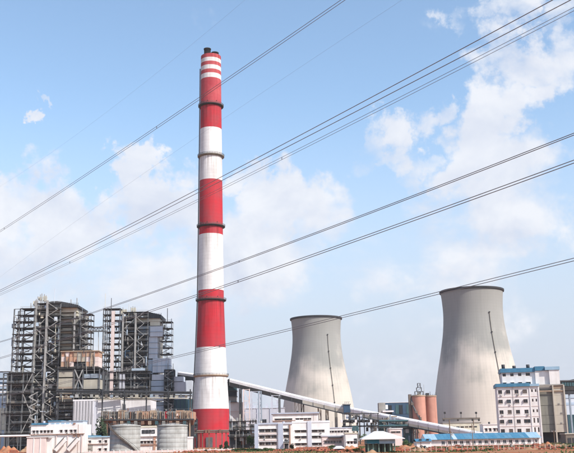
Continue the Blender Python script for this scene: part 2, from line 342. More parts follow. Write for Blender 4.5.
# ------------------------------------------------------------------ chimney
def chimney():
    D = 623.0; xb = 212.0
    th = Thing('chimney', 'very tall red and white banded chimney rising above the whole plant', 'chimney', at(xb - 1.0, D, 447))
    ax = 211.0
    H = lambda y: uz(211, y, D)
    K = D / F / 1.0
    # half widths measured down the shaft (pixels)
    hw = [(54, 10.7), (104, 11.0), (161, 11.6), (231, 12.2), (300, 13.0), (348, 14.6), (380, 16.0), (408, 17.7), (447, 18.6), (460, 18.9)]
    dep = lambda y: ray(ax, y).y
    def rad(z):
        pts = [(H(y), w * D / F * 1.0) for y, w in hw]   # depth along the axis differs little
        pts.sort()
        for (a, ra), (b, rb) in zip(pts, pts[1:]):
            if a <= z <= b: return ra + (rb - ra) * (z - a) / (b - a)
        return pts[0][1] if z < pts[0][0] else pts[-1][1]
    bands = [(57.0, 60.8, 'red_faded'), (60.8, 64.6, 'white_paint'), (64.6, 68.2, 'red_faded'), (68.2, 72.4, 'white_paint'), (72.4, 76.2, 'red_faded'), (76.2, 80.8, 'white_paint'),
             (80.8, 105, 'red_faded'), (105, 130, 'red_paint'), (130, 181.5, 'white_paint'), (181.5, 235.5, 'red_paint'), (235.5, 291, 'white_paint'),
             (291, 348, 'red_paint'), (348, 409.2, 'white_paint'), (409.2, 470, 'red_paint')]
    for a, b, mt in bands:
        z1 = H(a); z0 = max(0, H(b)); n = max(1, int((z1 - z0) / 5))
        prof = [(rad(z0 + (z1 - z0) * i / n), z0 + (z1 - z0) * i / n) for i in range(n + 1)]
        o = th.add('red_band' if 'red' in mt else 'white_band', lathe('band', prof, 72, mt))
    zt = H(57)
    th.add('top_slab', mesh('top_slab', [(rad(zt) * math.cos(2 * math.pi * i / 48), rad(zt) * math.sin(2 * math.pi * i / 48), zt - .3) for i in range(48)], [tuple(range(48))], 'conc'))
    # two flue liners
    for cx, top, r in ((-2.6, 49.2, 2.5), (2.9, 52.6, 2.6)):
        z1 = H(top)
        fl = th.add('flue', lathe('flue', [(r, zt - 1), (r, z1 - .6), (r + .25, z1 - .6), (r + .25, z1), (r - .4, z1), (r - .4, zt)], 32, 'soot'), Matrix.Translation((cx, 0.6 if cx > 0 else -.6, 0)))
    # galleries with railings
    for y, mt, ext in ((61.5, 'rail', 0), (106.8, 'ring_dark', 1.6), (157.0, 'ring_grey', 1.6), (227.0, 'ring_dark', 1.6), (300.6, 'ring_dark', 1.6), (376.0, 'tan', 1.1)):
        if not ext: continue
        z = H(y); r = rad(z)
        g = th.add('platform', lathe('platform', [(r - .1, z - 1.0), (r + .5, z - .8), (r + ext, z - .25), (r + ext, z + .1), (r - .1, z + .1)], 64, mt, False))
        pr = lathe('railing', [(r + ext, z + .1), (r + ext, z + .35), (r + ext - .12, z + .35)], 64, mt, False)
        th.add('toe_board', pr, None, g)
        v = []; f = []
        def tubering(zz, rr, w):
            b0 = len(v)
            for i in range(64):
                a = 2 * math.pi * i / 64
                for dr, dz in ((-w, -w), (w, -w), (w, w), (-w, w)): v.append(((rr + dr) * math.cos(a), (rr + dr) * math.sin(a), zz + dz))
            for i in range(64):
                k = (i + 1) % 64
                for j in range(4): f.append((b0 + i * 4 + j, b0 + k * 4 + j, b0 + k * 4 + (j + 1) % 4, b0 + i * 4 + (j + 1) % 4))
        tubering(z + 1.25, r + ext, .09); tubering(z + .7, r + ext, .07)
        for i in range(32):
            a = 2 * math.pi * i / 32; x, y_ = (r + ext) * math.cos(a), (r + ext) * math.sin(a); b0 = len(v)
            for dz in (.1, 1.25):
                for dx, dy in ((-.07, -.07), (.07, -.07), (.07, .07), (-.07, .07)): v.append((x + dx, y_ + dy, z + dz))
            for j in range(4): f.append((b0 + j, b0 + (j + 1) % 4, b0 + 4 + (j + 1) % 4, b0 + 4 + j))
        th.mesh('railing', v, f, 'rail', g)
    # caged ladder down the left flank
    a = math.radians(192)
    zs = [2 + 6 * i for i in range(int((zt - 4) / 6))]
    for z0, z1 in zip(zs, zs[1:]):
        p = Vector(((rad(z0) + .55) * math.cos(a), (rad(z0) + .55) * math.sin(a), z0)); q = Vector(((rad(z1) + .55) * math.cos(a), (rad(z1) + .55) * math.sin(a), z1))
        th.bar('ladder', p, q, .8, 'rail', .7)
    # lift-seam stubs and aircraft lamps on the galleries
    for y in (106.8, 227.0, 300.6):
        for d in (-100, -60, -130):
            z = H(y); r = rad(z) + 1.9; a = math.radians(d); th.box('warning_lamp', r * math.cos(a) - .25, r * math.cos(a) + .25, r * math.sin(a) - .25, r * math.sin(a) + .25, z + 1.25, z + 1.9, 'ring_dark')
    # door at the foot
    r = rad(3)
    th.box('door', -2.2, 2.2, -r - .4, -r + 1.5, 0, 6.5, 'steel')
    return th
chimney()

# ------------------------------------------------------------------ cooling towers
def cooling_tower(label, D, xtop, ytop, xr, laddeg, drop):
    th = Thing('cooling_tower', label, 'cooling tower', (U(xtop, ytop, D).x, D, 0), 0, 'hyperbolic cooling towers')
    Ht = uz(xtop, ytop, D); rt = xr * D / F
    prof_px = [(0, 1.0), (8, .972), (20, .952), (30, .96), (45, 1.01), (62, 1.105), (85, 1.25), (105, 1.36), (125, 1.44), (140, 1.50)]
    # smooth through the measured points
    def rr(u):
        for (a, ra), (b, rb), k in zip(prof_px, prof_px[1:], range(99)):
            if a <= u <= b:
                t = (u - a) / (b - a); m0 = (prof_px[min(k + 1, 9)][1] - prof_px[max(k - 1, 0)][1]) / (prof_px[min(k + 1, 9)][0] - prof_px[max(k - 1, 0)][0])
                m1 = (prof_px[min(k + 2, 9)][1] - prof_px[k][1]) / (prof_px[min(k + 2, 9)][0] - prof_px[k][0]); h = b - a
                return (2 * t**3 - 3 * t**2 + 1) * ra + (t**3 - 2 * t**2 + t) * h * m0 + (-2 * t**3 + 3 * t**2) * rb + (t**3 - t**2) * h * m1
        return prof_px[-1][1]
    z0 = 9.0
    def at_z(z): return rt * rr((Ht - z) / (Ht - z0) * 140)
    n = 60
    prof = [(at_z(z0 + (Ht - z0) * i / n), z0 + (Ht - z0) * i / n) for i in range(n + 1)]
    prof += [(prof[-1][0] - .5, Ht)] + [(r - .6, z) for r, z in reversed(prof[:-1])]
    th.add('shell', lathe('shell', prof, 144, 'tower_concrete'))
    r = at_z(Ht)
    rim = th.add('rim_walkway', lathe('rim_walkway', [(r - .1, Ht - 1.2), (r + 1.1, Ht - .7), (r + 1.2, Ht + 1.1), (r + 1.05, Ht + 1.1), (r + 1.0, Ht - .2), (r - .6, Ht - .2)], 96, 'soot', False))
    # raker columns and basin
    for i in range(36):
        a0 = 2 * math.pi * i / 36; a1 = a0 + math.pi / 36; rb = at_z(z0) - .3; rg = rb + 2.5
        for aa in (a0 + 2 * math.pi / 36, a0):
            th.bar('raker_column', (rg * math.cos(aa), rg * math.sin(aa), 0), (rb * math.cos(a1), rb * math.sin(a1), z0 + .4), .9, 'conc', rnd_=True)
    rb = at_z(z0) + 4
    th.add('basin', lathe('basin', [(rb, 0), (rb, 1.6), (rb - .5, 1.6), (rb - .5, .2)], 96, 'conc', False))
    # caged ladder with landings on the front
    a = math.radians(-90 + laddeg); zs = [Ht - drop - 5 * i for i in range(int((Ht - drop - 12) / 5))]
    for i, (za, zb) in enumerate(zip(zs, zs[1:])):
        p = Vector(((at_z(za) + .6) * math.cos(a), (at_z(za) + .6) * math.sin(a), za)); q = Vector(((at_z(zb) + .6) * math.cos(a), (at_z(zb) + .6) * math.sin(a), zb))
        th.bar('ladder', p, q, .45, 'ring_grey', .6)
        if i % 4 == 0: th.box('landing', p.x - .6, p.x + .6, p.y - .7, p.y + .6, za - .2, za + .8, 'ring_dark')
    return th
cooling_tower('nearer and larger grey concrete cooling tower behind the white office block', 918, 471.5, 292.0, 31.0, 20, 25)
cooling_tower('farther and smaller grey concrete cooling tower right of the chimney', 1099, 316.0, 319.3, 25.2, 25, 22)

# ------------------------------------------------------------------ steel frame helper
def frame(th, D, xs, yref, rows, levels, xm, col='steel', beam='steel', floor='grating', cw=.9, bw=.55, ztop=None, zbot=0.0, floors=True, rail=True, braces=(), skip=()):
    """columns, beams, floors, handrails and braces; xs are photo columns, rows depths behind D, levels photo rows"""
    cw *= .72; bw *= .62
    X = [U(x, yref, D).x - th.loc.x for x in xs]
    Z = sorted(uz(xm, y, D) for y in levels); Z = [z for z in Z if z > zbot]
    zt = Z[-1] + (ztop or 0); Y0 = D - th.loc.y
    for i, x in enumerate(X):
        for r in rows:
            if (i, r) in skip: continue
            th.bar('column', (x, Y0 + r, zbot), (x, Y0 + r, zt), cw, col)
    for k, z in enumerate(Z):
        for r in rows:
            th.bar('beam', (X[0], Y0 + r - .03, z), (X[-1], Y0 + r - .03, z), bw, beam)
        if floors:
            a = X[0]; b = X[-1]
            if rnd.random() < .25: a = X[0] + (X[-1] - X[0]) * rnd.uniform(.1, .5)
            th.box('floor', a - .4, b + .4, Y0 + rows[0] - .9, Y0 + rows[-1] + .6, z + bw / 2 + .01, z + bw / 2 + .16, floor)
            if rail:
                th.bar('handrail', (a - .4, Y0 + rows[0] - .85, z + 1.4), (b + .4, Y0 + rows[0] - .85, z + 1.4), .13, 'steel_light')
                th.bar('handrail', (a - .4, Y0 + rows[0] - .85, z + .8), (b + .4, Y0 + rows[0] - .85, z + .8), .09, 'steel_light')
                if rnd.random() < .5: th.bar('cable_tray', (a, Y0 + rows[0] + .6, z - 1.0), (b, Y0 + rows[0] + .6, z - 1.0), .35, rnd.choice(['steel_blue', 'casing_grey', 'steel_light', 'casing_brown']))
                if rnd.random() < .6: xx = rnd.uniform(a, b); th.bar('riser_pipe', (xx, Y0 + rows[0] - .3, z), (xx, Y0 + rows[0] - .3, z + rnd.uniform(4, 14)), rnd.uniform(.22, .5), rnd.choice(['steel_light', 'steel_blue', 'casing_cream', 'steel', 'clad_pale']), rnd_=True)
    for (i, j, k0, k1) in braces:
        if k1 < len(Z): th.bar('brace', (X[i], Y0 + rows[0] - .25, Z[k0]), (X[j], Y0 + rows[0] - .25, Z[k1]), .40, 'steel_light')
    return X, Z

def clutter(th, D, x0, y0, x1, y1, d0, d1, n, mats, seed, smin=1.0, smax=5.0):
    """ducts, pipes, vessels and cladding panels standing in a frame"""
    q = random.Random(seed)
    for i in range(n):
        x = q.uniform(x0, x1); y = q.uniform(y0, y1); d = q.uniform(d0, d1); p = U(x, y, D + d) - th.loc
        k = q.random(); mt = q.choice(mats); s = q.uniform(smin, smax)
        if p.z < 1: continue
        if k < .40: th.box('duct', p.x - s / 2, p.x + s / 2, p.y, p.y + s, max(0, p.z - q.uniform(.5, 1.6)), p.z + q.uniform(.5, 2.0), mt)
        elif k < .62: th.bar('pipe', (p.x, p.y, max(0, p.z - s * 2)), (p.x, p.y, p.z + s * 1.6), q.uniform(.4, .9), mt, rnd_=True)
        elif k < .82: th.bar('pipe', (p.x - s, p.y, p.z), (p.x + s, p.y, p.z), q.uniform(.35, .8), mt, rnd_=True)
        else:
            r = Matrix.Rotation(0, 4, 'Z'); th.add('vessel', tube_data(mt), Matrix.Translation(p) @ Matrix.Diagonal((s * .6, s * .6, s * 1.1, 1)))

def stairs(th, D, d, x0, x1, levels, xm, mat='steel_light'):
    Z = sorted(uz(xm, y, D) for y in levels); Z = [z for z in Z if z > 2]; Y = D + d - th.loc.y
    a = U(x0, 370, D).x - th.loc.x; b = U(x1, 370, D).x - th.loc.x
    for i, (z0, z1) in enumerate(zip(Z, Z[1:])):
        p, q = ((a, b), (b, a))[i % 2]
        th.bar('stair_flight', (p, Y, z0), (q, Y, z1), .9, mat, .3)

GREYS = ['steel', 'steel_light', 'casing_grey', 'casing_brown', 'steel_dark', 'casing_beige', 'steel_blue', 'grating']
# ------------------------------------------------------------------ boiler house with salmon duct (left)
def boiler_one():
    D = 560.0
    th = Thing('boiler_house', 'larger dark steel boiler house with a salmon coloured duct, at the far left', 'boiler house', at(55, D + 20), 0, 'steel framed boiler houses')
    lev = [309 + 6.4 * i for i in range(22)]
    # open stair frame
    X, Z = frame(th, D, [11.5, 17.5, 32], 370, [0, 9], lev, 22, braces=[(0, 1, k, k + 1) for k in range(0, 20, 2)] + [(1, 0, k, k + 1) for k in range(1, 20, 2)], cw=.95)
    stairs(th, D, 4, 18, 31, lev, 22, 'steel')
    clutter(th, D, 12, 315, 31, 440, 4, 12, 40, GREYS + ['casing_cream', 'clad_blue'], 11, .8, 2.6)
    # braced middle bay, dark inside
    lev2 = [303 + 6.2 * i for i in range(23)]
    bz = []
    for k in range(0, 20, 2): bz += [(0, 1, k, k + 2) if (k // 2) % 2 else (1, 0, k, k + 2)]
    frame(th, D, [33, 44.5, 57], 370, [3, 15, 28], lev2, 45, col='steel', braces=bz, rail=True, cw=1.0)
    for xx in (33.0, 44.8): th.bar('column', U(xx, 370, D + 2) * 1 - th.loc + Vector((0, 0, -uz(xx, 370, D + 2))), U(xx, 370, D + 2) - th.loc + Vector((0, 0, uz(xx, 300, D) - uz(xx, 370, D + 2))), 1.25, 'steel_light')
    stairs(th, D, 1.4, 45.5, 55, lev2, 45)
    th.pbox('boiler_wall', 34, 306, 58, 440, D + 20, 22, 'casing_brown', toground=True)
    clutter(th, D, 34, 310, 57, 440, 3, 17, 140, GREYS + ['clad_teal', 'steel_dark'], 12, .9, 3.4); clutter(th, D, 33, 306, 57, 440, 1.5, 5, 60, ['steel_light', 'clad_pale', 'casing_cream', 'clad_blue', 'casing_beige'], 15, .6, 2.0)
    q = random.Random(77)
    for k in range(44):
        x = q.uniform(33.5, 54); y = q.uniform(312, 436); th.pbox('infill_panel', x, y, x + q.uniform(1.2, 4.5), y + q.uniform(1.2, 4.2), D + q.uniform(4, 12), .4, q.choice(['casing_grey', 'casing_brown', 'steel', 'casing_beige', 'steel_blue', 'clad_teal', 'steel_dark']))
    for k in range(22):
        x = q.uniform(12, 29); y = q.uniform(318, 436); th.pbox('infill_panel', x, y, x + q.uniform(1.0, 3.6), y + q.uniform(1.0, 3.0), D + q.uniform(2, 8), .4, q.choice(['casing_grey', 'casing_brown', 'steel', 'steel_blue', 'steel_dark']))
    # furnace casing: stacked panels and ducts
    th.pbox('furnace', 48, 309, 77, 440, D + 12, 26, 'casing_grey', toground=True)
    th.pbox('header_panel', 46.5, 307.3, 77, 312.2, D + 7, 8, 'casing_cream')
    th.pbox('header_panel', 52, 313.6, 77.5, 316.2, D + 9, 6, 'casing_cream')
    for k, (a, b, mt) in enumerate([(317.5, 322, 'casing_beige'), (322.6, 327, 'casing_grey'), (328, 333.5, 'casing_beige'), (334.2, 340, 'casing_grey'), (340.8, 346, 'casing_beige'), (346.6, 351, 'casing_beige')]):
        th.pbox('casing_panel', 59.2, a, 71.5, b, D + 8.5 + (k % 2) * .5, 6, mt)
    th.pbox('duct', 53, 316, 58.6, 352, D + 8, 6, 'clad_teal')
    for y in (320, 327, 334, 341, 348): th.pbox('duct_flange', 52.6, y, 59, y + 1, D + 7.6, 6, 'steel_blue')
    th.pbox('column', 71.9, 312, 73.4, 440, D + 6, 1.2, 'steel_light', toground=True)
    for k in range(6): th.pbox('walkway', 46, 318 + 6.2 * k, 78, 318.7 + 6.2 * k, D + 5.6, 3.4, 'grating')
    # arched dark roof with parapet rails
    xs = [43, 47, 52, 57, 62, 67, 72, 78.3]; ys = [303.4, 302.2, 301.4, 301.2, 301.6, 302.5, 303.6, 305.0]
    v = []; f = []
    for x, y in zip(xs, ys):
        p = th.L(x, y, D + 4); b = th.L(x, 307.0, D + 4)
        v += [(p.x, p.y, p.z), (p.x, p.y + 28, p.z), (p.x, p.y + 28, b.z), (p.x, p.y, b.z)]
    for i in range(len(xs) - 1):
        for j in range(4): f.append((i * 4 + j, i * 4 + (j + 1) % 4, i * 4 + 4 + (j + 1) % 4, i * 4 + 4 + j))
    f += [(0, 1, 2, 3), tuple(len(v) - 4 + j for j in (3, 2, 1, 0))]
    th.mesh('roof', v, f, 'steel_dark')
    for x in range(44, 79, 2):
        p = th.L(x, 306.8, D + 3.4); t = th.L(x, 302.6, D + 3.4); th.bar('roof_rib', p, t, .3, 'steel')
    for x, y in ((36.5, 299), (38, 296.5), (40.5, 294.5), (42, 293.6), (44.5, 294.2), (46.2, 295.4), (31, 303), (71, 299.5), (77, 298)):
        p = th.L(x, 308, D + 6); t = th.L(x, y, D + 6); th.bar('vent_pipe', p, t, .55, 'steel_light', rnd_=True)
    for (x0, y0, x1, y1) in ((38.5, 296.8, 41, 300), (43, 296, 46, 301), (33, 301, 36, 305)): th.pbox('silencer', x0, y0, x1, y1, D + 8, 3, 'casing_cream')
    for y0, x0, x1 in ((306, 30, 44), (298, 38, 47)): th.bar('handrail', th.L(x0, y0, D + 3), th.L(x1, y0, D + 3), .18, 'steel_light')
    # cantilevered platforms on the right flank
    frame(th, D, [78.2, 83, 88.6], 335, [6, 14], [313 + 6.0 * i for i in range(7)], 83, col='steel', zbot=uz(83, 352, D), braces=[(0, 2, 0, 1), (2, 0, 1, 2), (0, 2, 2, 3), (2, 0, 3, 4), (0, 2, 4, 5)], cw=.55, bw=.45)
    th.pbox('duct', 80, 318, 83.5, 350, D + 12, 4, 'casing_brown')
    # salmon duct
    q = random.Random(19)
    for k in range(9):
        x0 = 61 + 4.17 * k
        for y0, y1 in ((351.8, 356.6), (356.8, 361.6), (361.8, 366.6)):
            mid = 3 <= k <= 5
            if mid and y0 > 361: continue
            mt = q.choice(['casing_beige', 'tan', 'casing_beige', 'salmon']) if mid or (k > 5 and y0 < 352) else q.choice(['salmon', 'salmon', 'salmon', 'tan', 'pink_wall'])
            th.pbox('duct_panel', x0 + .06, y0, x0 + 4.08, y1, D - 2 + q.uniform(0, .5), 11, mt)
        th.pbox('duct_rib', x0 - .2, 351.3, x0 + .2, 366.9 if not 3 <= k <= 5 else 362, D - 2.35, .6, q.choice(['rust', 'tan', 'casing_brown', 'steel_light']))
    for k in range(14): x = q.uniform(61, 96); y = q.uniform(350, 366); th.bar('pipe', th.L(x, y, D - 2.8), th.L(x + q.uniform(-1, 1), y + q.uniform(3, 12), D - 2.8), .3, q.choice(['steel', 'steel_light', 'casing_brown']))
    th.pbox('duct_roof', 60.5, 350.6, 99, 351.6, D - 2.6, 14, 'tan')
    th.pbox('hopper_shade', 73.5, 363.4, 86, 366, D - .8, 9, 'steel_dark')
    # lower frame and beige bunkers
    lev3 = [369, 389.8, 395, 402, 409, 416, 423, 430]
    frame(th, D, [58, 74.3, 83, 99.5], 390, [-1, 10, 22], lev3, 80, braces=[(1, 2, 6, 7), (2, 1, 6, 7), (1, 2, 5, 6), (2, 1, 5, 6)], cw=.9, floors=True)
    for (x0, y0, x1, y1, mt) in ((58.8, 371.5, 73.6, 377, 'casing_beige'), (58.2, 378.3, 74, 386.8, 'casing_beige'), (58.2, 386.9, 73.8, 388.6, 'tan'), (84, 373.8, 98.6, 378, 'steel_blue'), (83.6, 379.5, 99.4, 388.8, 'casing_beige'), (57.5, 393, 72, 399, 'tan')):
        th.pbox('bunker', x0, y0, x1, y1, D - .5, 9, mt)
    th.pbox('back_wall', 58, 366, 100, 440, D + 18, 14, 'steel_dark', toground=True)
    for a, b in (((75, 370), (82.5, 388)), ((82.5, 370), (75, 388))): th.bar('brace', th.L(*a, D - 1.6), th.L(*b, D - 1.6), .6, 'steel_light')
    clutter(th, D, 58, 391, 99, 440, 0, 12, 50, GREYS + ['tan', 'casing_cream'], 13, .9, 3.2)
    # lower left annex frame
    frame(th, D, [4, 8, 12, 24, 33], 410, [-4, 6], [374, 384, 394, 404, 414, 424, 434], 16, braces=[(3, 4, 0, 2), (4, 3, 2, 4), (3, 4, 4, 6)], cw=.9)
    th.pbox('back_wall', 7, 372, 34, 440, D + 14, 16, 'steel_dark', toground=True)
    clutter(th, D, 77, 316, 88, 351, 6, 13, 22, GREYS, 16, .6, 1.8)
    clutter(th, D, 5, 376, 57, 440, -3, 8, 110, GREYS + ['casing_cream'], 14, .9, 3.0)
    for k in range(7):
        z = uz(40, 392 + 5 * k, D)
        th.bar('brace', th.L(29 if k % 2 else 38, 392 + 5 * k, D - 4.5), th.L(38 if k % 2 else 29, 397 + 5 * k, D - 4.5), .6, 'steel_light')
    return th
boiler_one()

# ------------------------------------------------------------------ second boiler house with pale blue ducts
def boiler_two():
    D = 650.0
    th = Thing('boiler_house', 'smaller dark steel boiler house with pale blue ducts, nearer the chimney', 'boiler house', at(135, D + 20), 0, 'steel framed boiler houses')
    lev = [309 + 5.8 * i for i in range(22)]
    frame(th, D, [102.3, 106.5, 119], 360, [0, 8], lev, 110, braces=[(0, 1, k, k + 1) for k in range(0, 20, 2)] + [(1, 0, k, k + 1) for k in range(1, 20, 2)], cw=.9)
    clutter(th, D, 103, 314, 119, 410, 3, 10, 30, GREYS + ['casing_cream'], 21, .8, 2.6)
    th.pbox('salmon_column', 110.2, 311, 113.4, 420, D - 1.2, 2.4, 'pink_wall', toground=True)
    th.pbox('blue_panel', 118.2, 320.3, 120.8, 331, D + 1.5, 4, 'clad_navy')
    bz = []
    for k in range(0, 20, 2): bz += [(0, 1, k, k + 2) if (k // 2) % 2 else (1, 0, k, k + 2)]
    frame(th, D, [121.8, 134.4, 147], 360, [2, 14, 26], [312 + 5.8 * i for i in range(22)], 130, braces=bz, cw=.95)
    for xx in (122.2, 135.0): th.bar('column', th.L(xx, 360, D + 1) * 1 + Vector((0, 0, -th.L(xx, 360, D + 1).z)), Vector((th.L(xx, 360, D + 1).x, th.L(xx, 360, D + 1).y, uz(xx, 313, D))), 1.2, 'steel_light')
    stairs(th, D, 1.0, 136, 143, [312 + 5.8 * i for i in range(22)], 130)
    th.pbox('boiler_wall', 122, 316, 148, 440, D + 18, 22, 'casing_brown', toground=True)
    clutter(th, D, 122, 318, 148, 410, 3, 14, 70, GREYS + ['clad_navy'], 22, .9, 3.0); clutter(th, D, 121, 314, 147, 400, .5, 4, 50, ['steel_light', 'clad_pale', 'casing_cream', 'clad_blue', 'clad_navy'], 25, .6, 2.0); clutter(th, D, 158, 322, 170, 356, 6, 12, 16, GREYS, 26, .6, 1.6)
    q = random.Random(78)
    for k in range(34):
        x = q.uniform(122.5, 144); y = q.uniform(320, 405); th.pbox('infill_panel', x, y, x + q.uniform(1.0, 3.8), y + q.uniform(1.0, 3.6), D + q.uniform(3, 12), .4, q.choice(['casing_grey', 'casing_brown', 'steel', 'clad_navy', 'steel_blue', 'clad_teal', 'steel_dark']))
    for k in range(16):
        x = q.uniform(103, 117); y = q.uniform(315, 405); th.pbox('infill_panel', x, y, x + q.uniform(.9, 2.6), y + q.uniform(1.0, 2.6), D + q.uniform(2, 7), .4, q.choice(['casing_grey', 'casing_brown', 'steel', 'steel_blue', 'steel_dark']))
    # roof tank and cream header
    xs = [136, 140, 145, 150, 155, 161]; ys = [313.2, 312.0, 311.4, 312.2, 313.3, 314.6]
    v = []; f = []
    for x, y in zip(xs, ys):
        p = th.L(x, y, D + 4); b = th.L(x, 318.2, D + 4); v += [(p.x, p.y, p.z), (p.x, p.y + 26, p.z), (p.x, p.y + 26, b.z), (p.x, p.y, b.z)]
    for i in range(len(xs) - 1):
        for j in range(4): f.append((i * 4 + j, i * 4 + (j + 1) % 4, i * 4 + 4 + (j + 1) % 4, i * 4 + 4 + j))
    f += [(0, 1, 2, 3), tuple(len(v) - 4 + j for j in (3, 2, 1, 0))]
    th.mesh('roof', v, f, 'steel_dark')
    for x in range(137, 162, 2): th.bar('roof_rib', th.L(x, 318, D + 3.4), th.L(x, 313, D + 3.4), .3, 'steel')
    th.pbox('header_panel', 136.2, 318.2, 160, 321.6, D + 5, 9, 'casing_cream'); th.pbox('header_panel', 150, 321.6, 160, 325.6, D + 5.3, 9, 'casing_cream')
    th.pbox('furnace', 138, 320, 158, 440, D + 12, 24, 'casing_grey', toground=True)
    for x, y in ((121, 309), (123, 307.5), (126, 309), (131, 307), (133, 306.2), (135, 306.6), (106, 314), (104, 315)): th.bar('vent_pipe', th.L(x, 316, D + 5), th.L(x, y, D + 5), .55, 'steel_light', rnd_=True)
    for (x0, y0, x1, y1) in ((121.2, 309.4, 126.5, 313.5), (131.3, 307.8, 135.4, 313.0)): th.pbox('silencer', x0, y0, x1, y1, D + 7, 3, 'casing_cream')
    # pale blue ducts stepping down
    th.pbox('blue_duct', 138.6, 326, 150, 336, D + 5, 7, 'steel_blue'); th.pbox('pale_duct', 150, 326.2, 162.6, 336.4, D + 4, 9, 'clad_pale')
    th.pbox('blue_duct', 145.0, 336.4, 148.8, 372, D + 6.6, 5, 'clad_navy'); th.pbox('pale_duct', 148.8, 336.4, 157.4, 358.4, D + 5, 7, 'clad_pale')
    th.pbox('pale_duct', 152.6, 358.4, 170, 372.4, D + 4, 9, 'clad_pale'); th.pbox('blue_duct', 147.6, 359.6, 152.6, 374, D + 5.4, 7, 'clad_blue')
    for y in (331, 342, 347.5, 353): th.pbox('duct_flange', 148.6 if y > 336 else 149.8, y, 157.7 if y > 336 else 162.9, y + .7, D + 4.6 - (0 if y > 336 else 1), 7, 'clad_blue')
    for y in (365,): th.pbox('duct_flange', 152.4, y, 170.3, y + .7, D + 3.6, 9, 'clad_blue')
    for x in (157, 161.5, 166): th.pbox('duct_rib', x, 358.7, x + .5, 372.2, D + 3.7, .5, 'clad_blue')
    # right flank platforms
    frame(th, D, [158.6, 164, 170.6], 340, [6, 13], [321, 327.5, 334, 340.5, 347, 353.5], 164, zbot=uz(164, 357, D), col='steel_light', braces=[(0, 2, 0, 1), (2, 0, 1, 2), (0, 2, 2, 3), (2, 0, 3, 4)], cw=.42, bw=.4)
    # lower duct tower, dark frame and boxes towards the chimney
    for k, (a, b) in enumerate(((374.5, 380), (380.6, 386), (386.6, 391), (392.6, 400.6), (402, 405.6), (406.2, 414))):
        th.pbox('blue_duct', 151 + (.8 if k == 0 else 0), a, 163.8, b, D + 2, 10, ('clad_pale', 'clad_blue', 'clad_blue', 'clad_pale', 'steel_blue', 'clad_blue')[k])
    frame(th, D, [164.6, 169, 173.6], 390, [-1, 6], [370, 376, 382, 388, 394, 400, 406, 412, 420], 169, col='steel_dark', beam='steel_dark', braces=[(0, 2, k, k + 1) if k % 2 else (2, 0, k, k + 1) for k in range(8)], cw=1.1, bw=.7)
    th.pbox('back_wall', 165, 371, 173.4, 430, D + 8, 6, 'clad_teal', toground=True)
    for (x0, y0, x1, y1, mt) in ((174, 376.5, 183.5, 381.3, 'clad_pale'), (172.8, 382, 185, 392.2, 'lavender_wall'), (185.2, 380.4, 192, 392.2, 'clad_pale'), (172.6, 396, 192, 399.2, 'clad_pale'), (172.6, 399.4, 192.2, 412, 'clad_teal')):
        th.pbox('duct', x0, y0, x1, y1, D + 3, 10, mt)
    for x in (176, 180, 184, 188): th.pbox('duct_rib', x, 399.6, x + .7, 411.8, D + 2.6, .5, 'clad_navy')
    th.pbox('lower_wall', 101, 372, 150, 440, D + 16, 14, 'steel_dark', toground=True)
    th.pbox('blue_duct', 131, 376, 144.5, 392, D + 4, 8, 'clad_navy'); th.pbox('awning', 131.6, 368.4, 144.5, 370.6, D - 1, 8, 'clad_blue')
    for x in (119.4, 122.6): th.pbox('pale_duct', x, 374, x + 2, 391, D - .6, 3, 'lavender_wall')
    frame(th, D, [100.6, 109, 119, 131, 150], 390, [-1, 8], [372, 380, 389, 396, 403], 125, cw=.9)
    clutter(th, D, 101, 373, 150, 412, -1, 8, 55, GREYS + ['clad_blue', 'clad_pale'], 23, .9, 3.0)
    return th
boiler_two()

# bridge between the boiler houses, and the long pipe bridge in front
def pipe_bridges():
    D = 600.0
    th = Thing('walkway_bridge', 'high steel walkway bridge linking the two boiler houses', 'bridge', at(95, D))
    for y in (327.6, 331.4):
        th.bar('chord', th.L(87, y, D), th.L(104, y - .3, D), .9, 'steel'); th.bar('chord', th.L(87, y, D + 4), th.L(104, y - .3, D + 4), .9, 'steel')
    for x in range(87, 104, 3):
        th.bar('web', th.L(x, 331.4, D), th.L(x + 1.5, 327.5, D), .35, 'steel'); th.bar('web', th.L(x + 1.5, 327.5, D), th.L(x + 3, 331.2, D), .35, 'steel')
    th.box('deck', th.L(87, 331, D).x, th.L(104, 331, D).x, 0, 4, th.L(95, 331, D).z - .2, th.L(95, 331, D).z, 'grating')
    for x in (91.5, 98.5): th.bar('hanger', th.L(x, 331, D + 2), th.L(x, 353, D + 2), .35, 'steel_light')
    th.bar('handrail', th.L(90, 353.6, D + 1), th.L(103, 354.0, D + 1), .4, 'casing_cream')
    D = 548.0
    th = Thing('pipe_bridge', 'long dark pipe bridge running below the boiler houses to the chimney', 'pipe bridge', at(130, D))
    for y, w, mt in ((390.2, 1.0, 'steel_dark'), (391.6, .7, 'steel_dark'), (393.6, .8, 'ring_dark'), (396.4, .5, 'casing_cream')):
        a, b = th.L(56, y + .5, D), th.L(192, y + 2.0, D + 8); th.bar('pipe', a, b, w, mt, rnd_=True)
    for x in range(58, 192, 22):
        a = th.L(x, 389, D); b = th.L(x, 398.4, D); th.bar('hanger', (a.x, a.y + 2, 0), (a.x, a.y + 2, a.z), .7, 'steel_dark'); th.bar('cross_arm', (a.x - .3, a.y - 2, b.z), (a.x - .3, a.y + 3, b.z), .5, 'steel_dark')
    for i, x in enumerate(range(60, 190, 5)): th.pbox('valve', x, 394.3 + (i * 7 % 3) * .6, x + 1.6 + (i * 5 % 4) * .5, 397.6, D - .5, 1.5, GREYS[(i * 3) % 8])
pipe_bridges()

